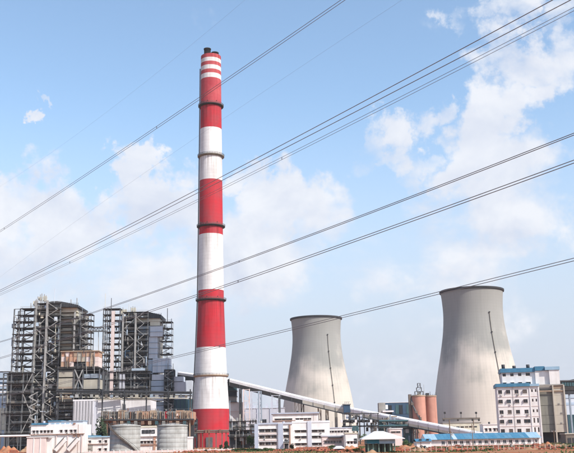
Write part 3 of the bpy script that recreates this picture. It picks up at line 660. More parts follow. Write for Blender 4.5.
# ------------------------------------------------------------------ generic masonry building with real window openings
WIN = {}
def window_mesh(w, h, fm):
    k = (round(w, 2), round(h, 2), fm)
    if k not in WIN:
        t = min(.14, w * .09); v = []; f = []
        def bx(x0, x1, z0, z1):
            b = len(v)
            for y in (.10, .22):
                v.extend([(x0, y, z0), (x1, y, z0), (x1, y, z1), (x0, y, z1)])
            f.extend([tuple(b + i for i in q) for q in ((0, 1, 2, 3), (7, 6, 5, 4), (0, 4, 5, 1), (1, 5, 6, 2), (2, 6, 7, 3), (3, 7, 4, 0))])
        bx(-w / 2, w / 2, -h / 2, -h / 2 + t); bx(-w / 2, w / 2, h / 2 - t, h / 2); bx(-w / 2, -w / 2 + t, -h / 2 + t, h / 2 - t); bx(w / 2 - t, w / 2, -h / 2 + t, h / 2 - t)
        bx(-t / 2, t / 2, -h / 2 + t, h / 2 - t)
        pane = [mesh('pane', [(-w / 2, .18, -h / 2), (w / 2, .18, -h / 2), (w / 2, .18, h / 2), (-w / 2, .18, h / 2)], [(0, 1, 2, 3)], g) for g in ('glass', 'glass', 'glass', 'glass_blue', 'glass_curtain')]
        WIN[k] = (mesh('window', v, f, fm), pane)
    return WIN[k]

def facade(th, w, h, depth, wins, mat, z0=0.0, x_off=0.0, y_off=0.0, fm='frame_brown', shade=None, name='wall', reveal=.3):
    """box whose front has an opening for each window (cx, cz, ww, wh); x measured from the centre"""
    xs = sorted({-w / 2, w / 2} | {round(c - a / 2, 4) for c, z, a, b in wins} | {round(c + a / 2, 4) for c, z, a, b in wins})
    zs = sorted({z0, z0 + h} | {round(z - b / 2, 4) for c, z, a, b in wins} | {round(z + b / 2, 4) for c, z, a, b in wins})
    v = []; f = []
    def quad(a, b, c, d): i = len(v); v.extend([a, b, c, d]); f.append((i, i + 1, i + 2, i + 3))
    for i in range(len(xs) - 1):
        for j in range(len(zs) - 1):
            mx = (xs[i] + xs[i + 1]) / 2; mz = (zs[j] + zs[j + 1]) / 2
            if any(abs(mx - c) < a / 2 and abs(mz - z) < b / 2 for c, z, a, b in wins): continue
            quad((xs[i], 0, zs[j]), (xs[i + 1], 0, zs[j]), (xs[i + 1], 0, zs[j + 1]), (xs[i], 0, zs[j + 1]))
    for c, z, a, b in wins:
        l, r_, lo, hi = c - a / 2, c + a / 2, z - b / 2, z + b / 2; e = reveal
        quad((l, 0, lo), (l, e, lo), (l, e, hi), (l, 0, hi)); quad((r_, 0, lo), (r_, 0, hi), (r_, e, hi), (r_, e, lo))
        quad((l, 0, lo), (r_, 0, lo), (r_, e, lo), (l, e, lo)); quad((l, 0, hi), (l, e, hi), (r_, e, hi), (r_, 0, hi))
    W2 = w / 2
    quad((W2, 0, z0), (W2, depth, z0), (W2, depth, z0 + h), (W2, 0, z0 + h)); quad((-W2, 0, z0), (-W2, 0, z0 + h), (-W2, depth, z0 + h), (-W2, depth, z0))
    quad((-W2, depth, z0), (-W2, depth, z0 + h), (W2, depth, z0 + h), (W2, depth, z0)); quad((-W2, 0, z0 + h), (W2, 0, z0 + h), (W2, depth, z0 + h), (-W2, depth, z0 + h))
    me = bpy.data.meshes.new(name); me.from_pydata(v, [], f); me.materials.append(MATS[mat])
    off = Matrix.Translation((x_off, y_off, 0))
    o = th.add(name, me, off)
    for c, z, a, b in wins:
        wm, pm = window_mesh(a, b, fm)
        wo = th.add('window', wm, Matrix.Translation((x_off + c, y_off, z))); th.add('pane', rnd.choice(pm), Matrix.Translation((x_off + c, y_off, z)), wo)
        if shade: th.box('sunshade', x_off + c - a / 2 - .15, x_off + c + a / 2 + .15, y_off - .55, y_off - .002, z + b / 2 + .05, z + b / 2 + .16, shade)
    return o

def pbuild(name, label, cat, x0, x1, ytop, D, depth, mat, rows=(), cols=0, ww=1.2, wh=1.3, rz=0, fm='frame_brown', shade='white_wall', roof=None, cornice=None, margin=.10, skip=0, group=None, seed=0, xlist=None):
    """building from its photo extent; rows = photo rows of the window bands"""
    xa, xb = ux(x0, D), ux(x1, D); w = xb - xa; h = uz((x0 + x1) / 2, ytop, D)
    th = Thing(name, label, cat, ((xa + xb) / 2, D, 0), rz, group)
    q = random.Random(seed); wins = []
    for y in rows:
        z = uz((x0 + x1) / 2, y, D)
        cx = [ux(x, D) - (xa + xb) / 2 for x in xlist] if xlist else [w * (-.5 + margin + (1 - 2 * margin) * (i + .5) / cols) for i in range(cols)]
        for c in cx:
            if q.random() < skip: continue
            if z - wh / 2 > .1: wins.append((c, z, ww, wh))
    facade(th, w, h, depth, wins, mat, fm=fm, shade=shade)
    if mat in ('white_wall', 'pink_wall') and w > 6:
        for i in range(max(1, int(w / 9))):
            x = q.uniform(-w / 2 + .4, w / 2 - .4)
            if all(abs(x - c) > a / 2 + .2 for c, z, a, b in wins): th.bar('drain_pipe', (x, -.09, .1), (x, -.09, h - .1), .14, q.choice(['frame_white', 'conc', 'trim_brown']), rnd_=True)
        for c, z, a, b in wins:
            th.box('sill', c - a / 2 - .1, c + a / 2 + .1, -.16, -.003, z - b / 2 - .14, z - b / 2 - .02, 'conc')
            if q.random() < .16 and b > .9: u = th.box('air_conditioner', c + a * .1, c + a * .1 + .8, -.5, -.003, z - b / 2 - .75, z - b / 2 - .2, 'frame_white'); th.box('grille', c + a * .1 + .1, c + a * .1 + .6, -.53, -.51, z - b / 2 - .7, z - b / 2 - .26, 'steel', u)
        for i in range(int(w / 7)):
            x = q.uniform(-w / 2 + 1, w / 2 - 1); y = q.uniform(1.2, depth - 1.5); hh = q.uniform(.9, 1.7)
            if q.random() < .6: th.add('water_tank', tube_data(q.choice(['steel_dark', 'conc', 'frame_white', 'blue_grey'])), Matrix.Translation((x, y, h + .45 + hh / 2)) @ Matrix.Diagonal((1.2, 1.2, hh, 1)))
            else: th.bar('roof_mast', (x, y, h), (x, y, h + hh * 2.2), .10, 'steel')
    if cornice: th.box('cornice', -w / 2 - .35, w / 2 + .35, -.35, depth + .3, h + .003, h + .45, cornice)
    if roof:
        th.box('parapet', -w / 2 - .2, w / 2 + .2, -.2, .05, h + .003, h + .9, roof); th.box('parapet', -w / 2 - .2, w / 2 + .2, depth - .2, depth + .05, h + .003, h + .9, roof)
        th.box('parapet', -w / 2 - .2, -w / 2 + .05, .05, depth - .2, h + .003, h + .9, roof); th.box('parapet', w / 2 - .05, w / 2 + .2, .05, depth - .2, h + .003, h + .9, roof)
    return th, w, h

# ------------------------------------------------------------------ white halls below the boilers
def halls():
    th, w, h = pbuild('corrugated_shed', 'pale ribbed sheet metal shed below the salmon duct', 'shed', 72, 93, 401, 545, 22, 'lavender_wall', roof='white_clad')
    for i in range(14): th.box('rib', -w / 2 + w * (i + .3) / 14, -w / 2 + w * (i + .62) / 14, -.35, -.002, .1, h - .1, 'white_wall' if i % 2 else 'conc')
    th, w, h = pbuild('white_shed', 'white clad shed directly under the gap between the boiler houses', 'shed', 92, 119.6, 399.4, 556, 24, 'white_clad', cornice='casing_cream')
    for i in range(9): th.box('cladding_sheet', -w / 2 + w * (i + .03) / 9, -w / 2 + w * (i + .97) / 9, -.08, -.002, .1, h - .3, 'white_clad')
    th.box('door', -w * .1, w * .25, -.4, -.1, 0, 7, 'steel_dark')
    th, w, h = pbuild('white_shed', 'white clad shed under the second boiler house, left of the blue ducts', 'shed', 125, 150, 399.6, 560, 24, 'white_clad', cornice='casing_grey')
    for i in range(8): th.box('cladding_sheet', -w / 2 + w * (i + .03) / 8, -w / 2 + w * (i + .97) / 8, -.08, -.002, .1, h - .3, 'white_clad')
halls()

# ------------------------------------------------------------------ rust coloured precipitator row
def precipitator():
    D = 505.0
    th = Thing('precipitator', 'long row of rust and tan dust collector casings behind the round tanks', 'dust collector', at(146, D))
    q = random.Random(5)
    segs = [(101, 107, 'casing_brown'), (107.2, 112, 'casing_grey'), (112.2, 118, 'casing_brown'), (118.2, 124, 'tan'), (124.2, 129, 'casing_grey'), (129.2, 135, 'casing_brown'), (135.2, 142, 'tan'), (142.2, 149.5, 'salmon'), (149.7, 155.5, 'tan'),
            (155.7, 160, 'casing_grey'), (160.2, 164.8, 'casing_brown'), (165, 167.2, 'red_paint'), (167.4, 175.6, 'casing_grey'), (175.8, 183, 'salmon'), (183.2, 189.5, 'tan'), (189.7, 194, 'salmon')]
    for i, (a, b, mt) in enumerate(segs):
        y0 = 410.6 + q.uniform(-.4, 1.2); th.pbox('casing', a, y0, b, 419.6, D + q.uniform(0, 1.5), 10, mt)
        p, t = th.L(a + .3, 419.6, D + 1), th.L(b - .3, 419.6, D + 1); m = th.L((a + b) / 2, 425, D + 1)
        x0, x1, z1, z0 = p.x, t.x, p.z, m.z; c = m.x; y = p.y
        th.mesh('hopper', [(x0, y, z1), (x1, y, z1), (x1, y + 7, z1), (x0, y + 7, z1), (c - .5, y + 3, z0), (c + .5, y + 3, z0), (c + .5, y + 4, z0), (c - .5, y + 4, z0)], [(0, 1, 5, 4), (1, 2, 6, 5), (2, 3, 7, 6), (3, 0, 4, 7), (4, 5, 6, 7), (3, 2, 1, 0)], 'rust' if i % 2 else 'casing_brown')
        th.bar('column', (x0, y - .6, 0), (x0, y - .6, z1 + 1), .7, 'rust' if i % 3 else 'tan')
    for x in range(102, 194, 2):
        if q.random() < .75: th.pbox('stiffener', x, 411.4, x + q.uniform(.3, .8), 419.4, D - .5, .4, q.choice(['rust', 'casing_brown', 'tan', 'steel_dark', 'casing_grey', 'steel']))
        if q.random() < .5: a = q.uniform(407.6, 410.4); th.bar('vent_pipe', th.L(x, 411, D + 3), th.L(x, a, D + 3), q.uniform(.25, .7), q.choice(['steel', 'rust', 'casing_grey', 'steel_light']), rnd_=True)
    for k in range(40):
        x = q.uniform(102, 190); y = q.uniform(412, 419); th.pbox('access_door', x, y, x + q.uniform(.8, 2.4), y + q.uniform(.8, 2.2), D - .25, .3, q.choice(['steel_dark', 'rust', 'casing_brown', 'tan', 'casing_grey', 'pink_wall']))
    th.bar('beam', th.L(101, 420, D - .8), th.L(194, 419.3, D - .8), .7, 'steel_dark')
    th.bar('handrail', th.L(101, 409.6, D), th.L(194, 408.8, D), .16, 'steel')
    th.pbox('back_wall', 101, 420, 194, 440, D + 9, 3, 'steel_dark', toground=True)
    for x in range(113, 190, 7): th.pbox('transformer_box', x, 421, x + 3, 424.6, D - 1.5, 2.2, ['tan', 'rust', 'casing_grey', 'clad_teal'][x % 4])
precipitator()

# ------------------------------------------------------------------ round tanks
def tank(x0, x1, ytop, D, label, stair):
    c = (x0 + x1) / 2; r = (ux(x1, D) - ux(x0, D)) / 2; h = uz(c, ytop, D)
    th = Thing('storage_tank', label, 'tank', (ux(c, D), D, 0), 0, 'round grey tanks')
    n = 6
    for i in range(n):
        a, b = h * i / n, h * (i + 1) / n
        th.add('shell_course', lathe('course', [(r, a + .02), (r, b - .06), (r - .05, b - .06), (r - .05, b + .02)], 56, 'tank_conc'))
    th.add('roof', lathe('roof', [(r + .15, h - .25), (r + .15, h), (r * .6, h + .5), (.01, h + .9)], 56, 'tank_conc'))
    th.add('rim', lathe('rim', [(r + .02, h - .5), (r + .25, h - .5), (r + .25, h - .26), (r + .02, h - .26)], 56, 'casing_grey', False))
    for i in range(20):
        a = 2 * math.pi * i / 20; th.bar('rail_post', (r * math.cos(a), r * math.sin(a), h), (r * math.cos(a), r * math.sin(a), h + 1.1), .09, 'steel')
    th.add('railing', lathe('railing', [(r - .05, h + 1.05), (r + .06, h + 1.05), (r + .06, h + 1.16), (r - .05, h + 1.16)], 40, 'steel', False))
    if stair:
        n = 26
        for i in range(n):
            t = i / (n - 1); a = math.radians(-150 + 120 * t); z = h * (1 - t) + .2; rr = r + .6
            th.box('stair_tread', rr * math.cos(a) - .6, rr * math.cos(a) + .6, rr * math.sin(a) - .6, rr * math.sin(a) + .6, z - .22, z + .02, 'casing_brown')
            if i:
                a0 = math.radians(-150 + 120 * (i - 1) / (n - 1)); z0 = h * (1 - (i - 1) / (n - 1)) + .2; r2 = r + 1.2
                th.bar('stair_rail', (r2 * math.cos(a0), r2 * math.sin(a0), z0 + 1), (r2 * math.cos(a), r2 * math.sin(a), z + 1), .12, 'steel')
tank(110, 140.3, 425.6, 420, 'round grey tank with a diagonal stair on its side', True)
tank(157.2, 187.4, 425.2, 424, 'round plain grey tank nearest the chimney foot', False)

# ------------------------------------------------------------------ low white buildings at the left front
def left_buildings():
    D = 430.0
    th, w, h = pbuild('office_building', 'long white low building with blue roof edge left of the round tanks', 'building', 30.5, 83.5, 424.6, D, 16, 'white_wall', rows=(431.2,), ww=1.1, wh=1.1, xlist=[33.5, 37, 41, 44.5, 48, 51.5, 61, 66, 71, 75])
    th.box('ledge', -w / 2 - .5, w / 2 + .4, -.9, -.003, uz(57, 434.6, D), uz(57, 433.9, D), 'trim_brown')
    X = lambda x: ux(x, D) - th.loc.x; Zp = lambda y: uz(57, y, D)
    th.box('roof_sheet', X(31), X(46.6), -.6, 8, Zp(424.4), Zp(425.9) + 1.45, 'blue_sheet')
    th.box('clerestory', X(46.8), X(82), 1.5, 10, Zp(424.55), Zp(421.4), 'clad_pale'); th.box('roof_sheet', X(46.4), X(60), 1.0, 10.5, Zp(421.35), Zp(420.2), 'blue_sheet'); th.box('roof_sheet', X(60.1), X(82.4), 1.0, 10.5, Zp(421.35), Zp(420.9), 'blue_pale')
    for x in (50, 55, 60, 65, 70): th.box('clerestory_window', X(x), X(x + 3), 1.4, 1.6, Zp(423.8), Zp(422.6), 'blue_pale')
    th.box('roof_tank', X(72.6), X(74.6), -.4, 1.2, Zp(424.5), Zp(423.2), 'trim_brown')
    # projecting ground-floor block
    th.box('front_block', X(30), X(49), -5, -.92, 0, Zp(437.2), 'pink_wall'); th.box('front_block', X(49.2), X(54.5), -4, -.92, 0, Zp(438), 'white_wall')
    th.box('front_block_slab', X(29.6), X(55), -5.4, -.95, Zp(437.15), Zp(436.4), 'white_wall')
    for x in (36.5, 43): th.box('pilaster', X(x), X(x + .7), -5.2, -5.003, 0, Zp(437.3), 'white_wall')
    # two covered outside stairs
    for x in (57, 69.5):
        th.bar('stair_flight', (X(x), -2.4, Zp(450)), (X(x + 9.5), -2.4, Zp(439.2)), 1.7, 'white_wall', 2.2)
        th.bar('stair_rail', (X(x), -3.7, Zp(447.6)), (X(x + 9.5), -3.7, Zp(437.0)), .3, 'steel')
    for x in (73, 77): th.box('air_vent', X(x), X(x + 2.6), -.5, -.003, Zp(437), Zp(434.9), 'trim_brown')
    for x in (56, 67.5, 81.5): th.box('pilaster', X(x), X(x + 1), -.4, -.003, 0, Zp(434.8), 'pink_wall')
    D = 440.0
    th, w, h = pbuild('white_house', 'small flat roofed white house between the long white building and the tank', 'building', 85.3, 107.8, 437.4, D, 12, 'white_wall', rows=(441.5, 449.5), ww=1.1, wh=1.1, xlist=[90, 100.2, 106])
    th.box('roof_sheet', -w / 2 - .5, w / 2 + .5, -.7, 12.5, h + .003, h + .6, 'blue_pale'); th.box('roof_sheet', -w / 2 - .5, w * .0, -.72, 11, h + .61, h + 1.0, 'blue_sheet')
    th.box('shop_window', -w * .42, -w * .16, -.15, -.003, .6, 3.6, 'casing_grey'); th.box('ledge', -w / 2 - .2, w / 2 + .2, -.6, -.003, 3.9, 4.1, 'trim_brown')
    D = 455.0
    th, w, h = pbuild('white_house', 'narrow white building seen between the two round tanks', 'building', 138, 159, 427.6, D, 12, 'white_wall', rows=(442.0,), ww=1.3, wh=1.2, cols=5, roof='casing_cream')
    for i in range(4): th.box('dark_louvre', -w * .32 + w * .16 * i, -w * .32 + w * .16 * i + w * .14, -.2, -.003, uz(148, 433.6, D), uz(148, 429.8, D), 'steel_dark')
    th.box('ledge', -w / 2, w / 2, -.9, -.003, uz(148, 436.4, D), uz(148, 435.4, D), 'white_clad'); th.box('ledge', -w / 2, w / 2, -.5, -.003, uz(148, 445.4, D), uz(148, 444.2, D), 'trim_brown')
    th.box('pilaster', w * .24, w * .34, -.45, -.003, 0, uz(148, 436, D), 'salmon')
    # white kiosk and dark plant left of the chimney foot
    D = 470.0
    th, w, h = pbuild('white_kiosk', 'little white box building at the left foot of the chimney', 'building', 184.6, 192, 438.4, D, 5, 'white_wall', roof='white_clad')
    th = Thing('plant_frame', 'dark steel equipment frame beside the round tank and chimney foot', 'steel frame', at(190, 560))
    frame(th, 560, [184.5, 189, 196.4], 430, [0, 5], [419.4, 425, 431], 190, col='steel_dark', cw=.8)
    clutter(th, 560, 185, 421, 196, 440, 0, 4, 22, ['steel_dark', 'clad_teal', 'steel', 'steel_light'], 31, .8, 2.2)
    # fringe at the left picture edge
    th, w, h = pbuild('clad_building', 'pale blue clad building cut off by the left edge', 'building', -14, 6.5, 372, 640, 20, 'clad_blue', cornice='steel_dark')
    for y, mt in ((378, 'steel_dark'), (382, 'clad_navy'), (384.8, 'white_clad'), (388.8, 'steel_dark'), (391.4, 'white_clad'), (394, 'steel_dark')):
        th.box('cladding_band', -w / 2 - .1, w / 2 + .1, -.25, -.003, uz(0, y + 1.5, 640), uz(0, y, 640), mt)
    th.box('cladding_band', -w / 2 - .1, w / 2 - 1.5, -.3, -.003, uz(0, 430, 640), uz(0, 408, 640), 'casing_cream')
    D = 500
    th = Thing('white_pipeline', 'white horizontal pipeline in front of the left boiler house', 'pipeline', at(12, D))
    th.bar('pipe', th.L(-25, 436.6, D), th.L(30.5, 435.6, D), 1.1, 'white_clad', rnd_=True)
    for x in (-15, -4, 7, 18, 28): p = th.L(x, 436.2, D); th.bar('support', (p.x, p.y, 0), (p.x, p.y, p.z - .4), .4, 'steel')
left_buildings()

# ------------------------------------------------------------------ conveyor galleries
def gallery(th, P0, P1, width, hroof, hside, roofm, sidem, step=8.0):
    """covered belt gallery: barrel roof with upper cladding over an open side with posts"""
    P0 = P0 - th.loc; P1 = P1 - th.loc; d = (P1 - P0); ln = d.length; u = d.normalized(); s = Vector((u.y, -u.x, 0)).normalized() * (width / 2)
    if s.y > 0: s = -s          # s points towards the camera side
    n = max(1, int(ln / step)); up = Vector((0, 0, 1))
    cs = [(-1, -hroof), (-1, -hroof * .35), (-.8, -hroof * .12), (-.45, 0), (0, .12), (.45, 0), (.8, -hroof * .12), (1, -hroof * .35), (1, -hroof)]
    for i in range(n):
        a = P0 + d * (i / n); b = P0 + d * ((i + 1) / n - .0015)
        v = [p + s * -k + up * z for p in (a, b) for k, z in cs]; m = len(cs)
        th.mesh('roof_sheet', v, [(j, j + 1, m + j + 1, m + j) for j in range(m - 1)], rnd.choice([roofm, roofm, 'white_wall', 'clad_dusty']))
        for sg in (1, -1):
            q = a + s * sg * .985 + up * -hroof; r_ = b + s * sg * .985 + up * -hroof; e = up * -hside; t = s.normalized() * -.12 * sg
            th.mesh('side_panel', [q, r_, r_ + e, q + e, q + t, r_ + t, r_ + e + t, q + e + t], [(0, 1, 2, 3), (7, 6, 5, 4), (0, 4, 5, 1), (1, 5, 6, 2), (2, 6, 7, 3), (3, 7, 4, 0)], sidem)
            th.bar('post', q - e * .0 + s * sg * .02, q + e, .3, 'steel')
    for sg in (1, -1): th.bar('girder', P0 + s * sg * .98 + up * (-hroof - hside), P1 + s * sg * .98 + up * (-hroof - hside), .7, 'steel_dark')
    q0, q1 = P0 + up * (-hroof - hside), P1 + up * (-hroof - hside)
    th.mesh('belt_floor', [q0 + s, q1 + s, q1 - s, q0 - s], [(0, 1, 2, 3)], 'grating')

def trestle(th, x, ytop, D, wpx, mat, cw=.7, ref=410, lean=0, dd=4):
    a = U(x - wpx / 2, ref, D) - th.loc; b = U(x + wpx / 2, ref, D) - th.loc; zt = uz(x, ytop, D); y = a.y
    for r in (0, dd):
        th.bar('leg', (a.x - lean, y + r, 0), (a.x, y + r, zt), cw, mat); th.bar('leg', (b.x + lean, y + r, 0), (b.x, y + r, zt), cw, mat)
    n = max(2, int(zt / 7)); zs = [zt * i / n for i in range(n + 1)]
    for i in range(n):
        th.bar('cross_bar', (a.x, y, zs[i + 1] - .4), (b.x, y, zs[i + 1] - .4), cw * .6, mat)
        th.bar('brace', (a.x, y, zs[i]), (b.x, y, zs[i + 1]), cw * .5, mat) if i % 2 else th.bar('brace', (b.x, y, zs[i]), (a.x, y, zs[i + 1]), cw * .5, mat)

def conveyors():
    th = Thing('conveyor_gallery', 'long covered conveyor gallery with white roof sloping down from behind the chimney', 'conveyor', at(350, 640))
    pA, pB, pC = U(180, 371.6, 700), U(230.5, 378.6, 664), U(303, 396.4, 650)
    gallery(th, pA, pB, 5, 2.4, 3.6, 'white_clad', 'steel_dark'); gallery(th, pB, pC, 5, 2.6, 2.6, 'white_clad', 'ring_dark')
    pD = U(347, 406.6, 642); pE = U(484, 432.6, 560)
    gallery(th, pC, pD, 5, 2.5, 2.8, 'white_clad', 'conc_warm'); gallery(th, pD, pE, 5, 3.0, 2.0, 'white_clad', 'casing_cream')
    for x, yt, wp, mt in ((240.4, 389, 1.6, 'steel_dark'), (246.5, 389, 6, 'pink_wall'), (255.5, 391, 8, 'lavender_wall'), (260, 391, 2.6, 'steel_blue'), (276, 395, 8, 'lavender_wall'), (279.5, 396, 1.2, 'steel'), (297, 401, 4, 'conc_warm'), (302.5, 402, 2.4, 'casing_brown'), (319.5, 406, 2.6, 'conc_warm'), (327, 406, 2.0, 'casing_brown'), (336, 409, 1.5, 'casing_grey')):
        trestle(th, x, yt, 652, wp, mt, .8 if wp < 3 else .55)
    for x, yt in ((358, 413.5), (372, 416.5), (386, 419), (399, 421.5), (413, 424), (426, 426), (440, 428.6), (454, 431), (466, 433)):
        t = (x - 347) / (484 - 347); trestle(th, x, yt, 642 - 82 * t, 2.6, 'conc' if x % 2 else 'casing_brown', .6)
    # transfer house on the line
    th = Thing('transfer_house', 'dark box transfer house on the conveyor right of the farther cooling tower', 'transfer house', at(346.5, 640))
    th.pbox('house', 343.8, 404.6, 350.2, 412.6, 636, 9, 'clad_navy'); th.pbox('roof', 343, 403.7, 351, 404.6, 635.4, 10.2, 'steel_light')
    for x in (344.3, 349.2): th.pbox('leg', x, 412.6, x + .8, 440, 637, .8, 'steel', toground=True)
    for x in (345, 346.8, 348.5): th.bar('rail_post', th.L(x, 403.7, 636), th.L(x, 401.8, 636), .2, 'steel')
    th.bar('handrail', th.L(344, 402, 636), th.L(350, 401.9, 636), .18, 'steel')
    th = Thing('transfer_tower', 'dark conveyor tower touching the right edge of the chimney', 'transfer tower', at(233, 668))
    for k, (a, b) in enumerate(((380.4, 385), (385.6, 390.4), (391, 396), (396.6, 401.6))):
        th.pbox('storey', 227, a, 236.4, b, 668, 10, ('ring_dark', 'clad_teal', 'steel_dark', 'casing_grey')[k])
        th.pbox('floor_slab', 226.6, b, 237, b + .6, 667.4, 11, 'steel')
    th.pbox('roof', 227, 378.8, 232, 380.4, 667.6, 10, 'casing_grey')
    th.pbox('base', 229, 402.2, 243.5, 421.5, 669, 12, 'white_wall', toground=True); th.pbox('band', 229, 411, 243.6, 411.7, 668.8, .2, 'pink_wall')
conveyors()

# ------------------------------------------------------------------ middle buildings
def middle():
    D = 720
    th, w, h = pbuild('turbine_hall', 'wide lavender grey hall behind the white office buildings, right of the chimney', 'hall', 242, 285, 408.4, D, 40, 'lavender_wall', cornice='lavender_wall')
    X = lambda x: ux(x, D) - th.loc.x
    for i, x in enumerate((249.5, 252, 255.3, 258.8, 262.0, 264.6)): th.box('louvre', X(x), X(x + (2 if i < 4 else 2.2)), -.3, -.003, uz(258, 422.6, D), uz(258, 419.4, D), 'glass' if i > 3 else 'steel')
    for x in (245, 257, 270, 280): th.box('pilaster', X(x), X(x + .8), -.4, -.003, 0, h, 'blue_grey')
    for x, y in ((244, 401), (248, 396), (250.5, 403), (253, 405), (266, 404), (271, 402), (277, 400)): th.box('roof_vent', X(x), X(x + 2.4), 4, 7, h + .46, uz(260, y, D), 'lavender_wall')
    th = Thing('switchyard_frame', 'dark equipment frames at the right foot of the chimney', 'steel frame', at(242, 520))
    frame(th, 520, [229.5, 236, 243, 250, 256], 435, [0, 6], [421.4, 427, 430.4, 437], 242, col='steel', cw=.6, bw=.45)
    clutter(th, 520, 230, 424, 256, 444, 0, 6, 60, GREYS + ['clad_teal', 'tan', 'leaf_dark', 'rust'], 41, .8, 2.6)
    th.pbox('transformer', 230, 428, 236, 445, 522, 5, 'steel_dark', toground=True); th.pbox('transformer', 249.6, 434, 253.8, 445, 521, 5, 'steel_dark', toground=True); th.pbox('tank', 230.4, 421, 235.6, 425.5, 523, 4, 'steel_blue')
    th.pbox('back_screen', 236, 430, 252, 446, 528, 1, 'casing_grey', toground=True)
    # low frames crossing in front of the chimney foot
    th = Thing('pipe_rack', 'brown pipe rack crossing in front of the red chimney base', 'pipe rack', at(212, 560))
    for y, w_ in ((430.6, .9), (432.2, .7)): th.bar('pipe', th.L(192, y + .5, 560), th.L(232, y - .3, 560), w_, 'casing_brown', rnd_=True)
    for x in (196, 199, 202.5, 209, 216, 222, 226): p = th.L(x, 430.6, 560); th.bar('post', (p.x, p.y + .6, 0), (p.x, p.y + .6, p.z + .5), .55, 'rust' if x % 2 else 'casing_brown')
    for x in (205, 208, 219): th.pbox('valve', x, 429.4, x + 2, 433, 559, 1.2, 'rust')
    # three storey office with blue-grey bays
    D = 450
    th, w, h = pbuild('office_building', 'three storey white office with blue grey stair bays beside the chimney', 'building', 255, 292.4, 424.4, D, 16, 'white_wall', rows=(430.4, 436.6, 443.4), ww=1.35, wh=1.5, fm='frame_brown', xlist=[260.6, 263.4, 266.6, 269.4, 272.6, 275.4, 285, 287.6], shade='white_clad')
    X = lambda x: ux(x, D) - th.loc.x; Z = lambda y: uz(274, y, D)
    th.box('bay', X(254.6), X(258.4), -.7, -.003, 0, Z(423.6), 'blue_grey'); th.box('bay', X(278.2), X(283.2), -.9, -.003, 0, Z(423.4), 'blue_grey')
    th.box('parapet', X(258.5), X(278.1), -.45, .1, h + .003, h + .8, 'blue_grey'); th.box('parapet', X(283.3), X(292.6), -.45, .1, h + .003, h + .8, 'lavender_wall')
    for y in (433.4, 440): th.box('floor_band', X(258.5), X(278.1), -.3, -.003, Z(y + .5), Z(y - .5), 'pink_wall')
    th.box('bay', X(289.2), X(290.6), -.6, -.003, 0, Z(425), 'trim_brown'); th.box('porch', X(283.6), X(289), -2.5, -.003, Z(443.6), Z(442.8), 'conc'); th.box('door', X(284.6), X(288), -.25, -.003, 0, Z(440), 'steel_dark')
    for x in (283.8, 288.6): th.box('porch_post', X(x), X(x + .4), -2.4, -2.1, 0, Z(443.6), 'pink_wall')
    D = 455
    th, w, h = pbuild('office_building', 'bright white plastered block just right of the blue grey bayed office', 'building', 292.6, 330, 422.6, D, 15, 'white_wall', rows=(431, 437, 444), ww=1.5, wh=1.1, xlist=[296.6, 299.2, 302.6, 305.2, 313.5, 316.4, 320, 323.2], roof='white_clad', shade='white_clad')
    X = lambda x: ux(x, D) - th.loc.x; Z = lambda y: uz(311, y, D)
    th.box('bay', X(307.8), X(311.8), -.6, -.003, 0, Z(421.2), 'lavender_wall')
    th.box('stair_tower', X(296), X(304), 3, 8, h + .003, Z(419.6), 'white_wall')
    D = 600
    th, w, h = pbuild('white_hall', 'white building with thin dark roof slab under the conveyor trestles', 'building', 273, 319, 413.8, D, 20, 'white_wall', rows=(419,), ww=2.2, wh=1.0, xlist=[277, 280.4, 284, 287.5, 291, 298, 302, 306, 310])
    th.box('roof_slab', -w / 2 - 1, w / 2 + .6, -1, 20.5, h + .003, h + .9, 'blue_grey'); th.box('ledge', -w / 2 - .4, w * .30, -.6, -.003, uz(296, 420.8, D), uz(296, 420.2, D), 'trim_brown')
    D = 480
    th, w, h = pbuild('low_building', 'low white building with a pale blue roof line under the transfer house', 'building', 326, 352, 428.2, D, 12, 'white_wall', rows=(431.4,), ww=1.2, wh=.9, cols=7, cornice='blue_grey')
    D = 440
    th, w, h = pbuild('low_building', 'low pinkish white sheds with brown openings left of the gate canopy', 'building', 322, 344, 436.4, D, 10, 'pink_wall', rows=(441.8,), ww=1.3, wh=1.4, cols=6, cornice='lavender_wall', fm='frame_white')
    th.box('dark_canopy', -w * .22, w * .42, -2, -.003, h - .8, h - .3, 'steel_dark')
    D = 430
    th, w, h = pbuild('low_building', 'small cream house with brown roof edge touching the gate canopy', 'building', 345.5, 357.5, 433.6, D, 9, 'white_wall', rows=(442.5,), ww=1.1, wh=1.2, cols=3, cornice='casing_cream')
    th.box('dark_opening', w * .5 - 1.6, w * .5 - .2, -.2, -.003, 2.0, 4.2, 'steel_dark')
    D = 480
    th, w, h = pbuild('low_building', 'pink low building just right of the canopy roof', 'building', 390, 402.4, 429, D, 9, 'pink_wall', cornice='white_clad', rows=(432,), ww=2.2, wh=.7, cols=2)
    # dark pipe racks under the conveyor
    th = Thing('pipe_rack', 'dark pipe rack with many insulators under the transfer house', 'pipe rack', at(360, 560))
    for y, w_ in ((413.6, .5), (420.6, 1.0), (421.9, .6), (426.2, .9)): th.bar('pipe', th.L(342, y + .3, 560), th.L(379, y - .4, 560), w_, 'steel_dark', rnd_=True)
    for x in (343, 350.6, 357, 364, 371, 378): p = th.L(x, 413.2, 560); th.bar('post', (p.x, p.y + 1, 0), (p.x, p.y + 1, p.z), .55, 'steel' if x % 2 else 'steel_dark')
    for i, x in enumerate((340.6, 344.6, 351.2, 354.8, 362, 366.4, 370, 374)): th.pbox('insulator', x, 419.6, x + 2.2, 422.6, 558, 1.6, 'ring_dark' if i % 3 else 'white_clad')
    for i, x in enumerate((352, 355.5)): th.pbox('panel', x, 426, x + 3.2, 431, 559, 2, 'clad_teal')
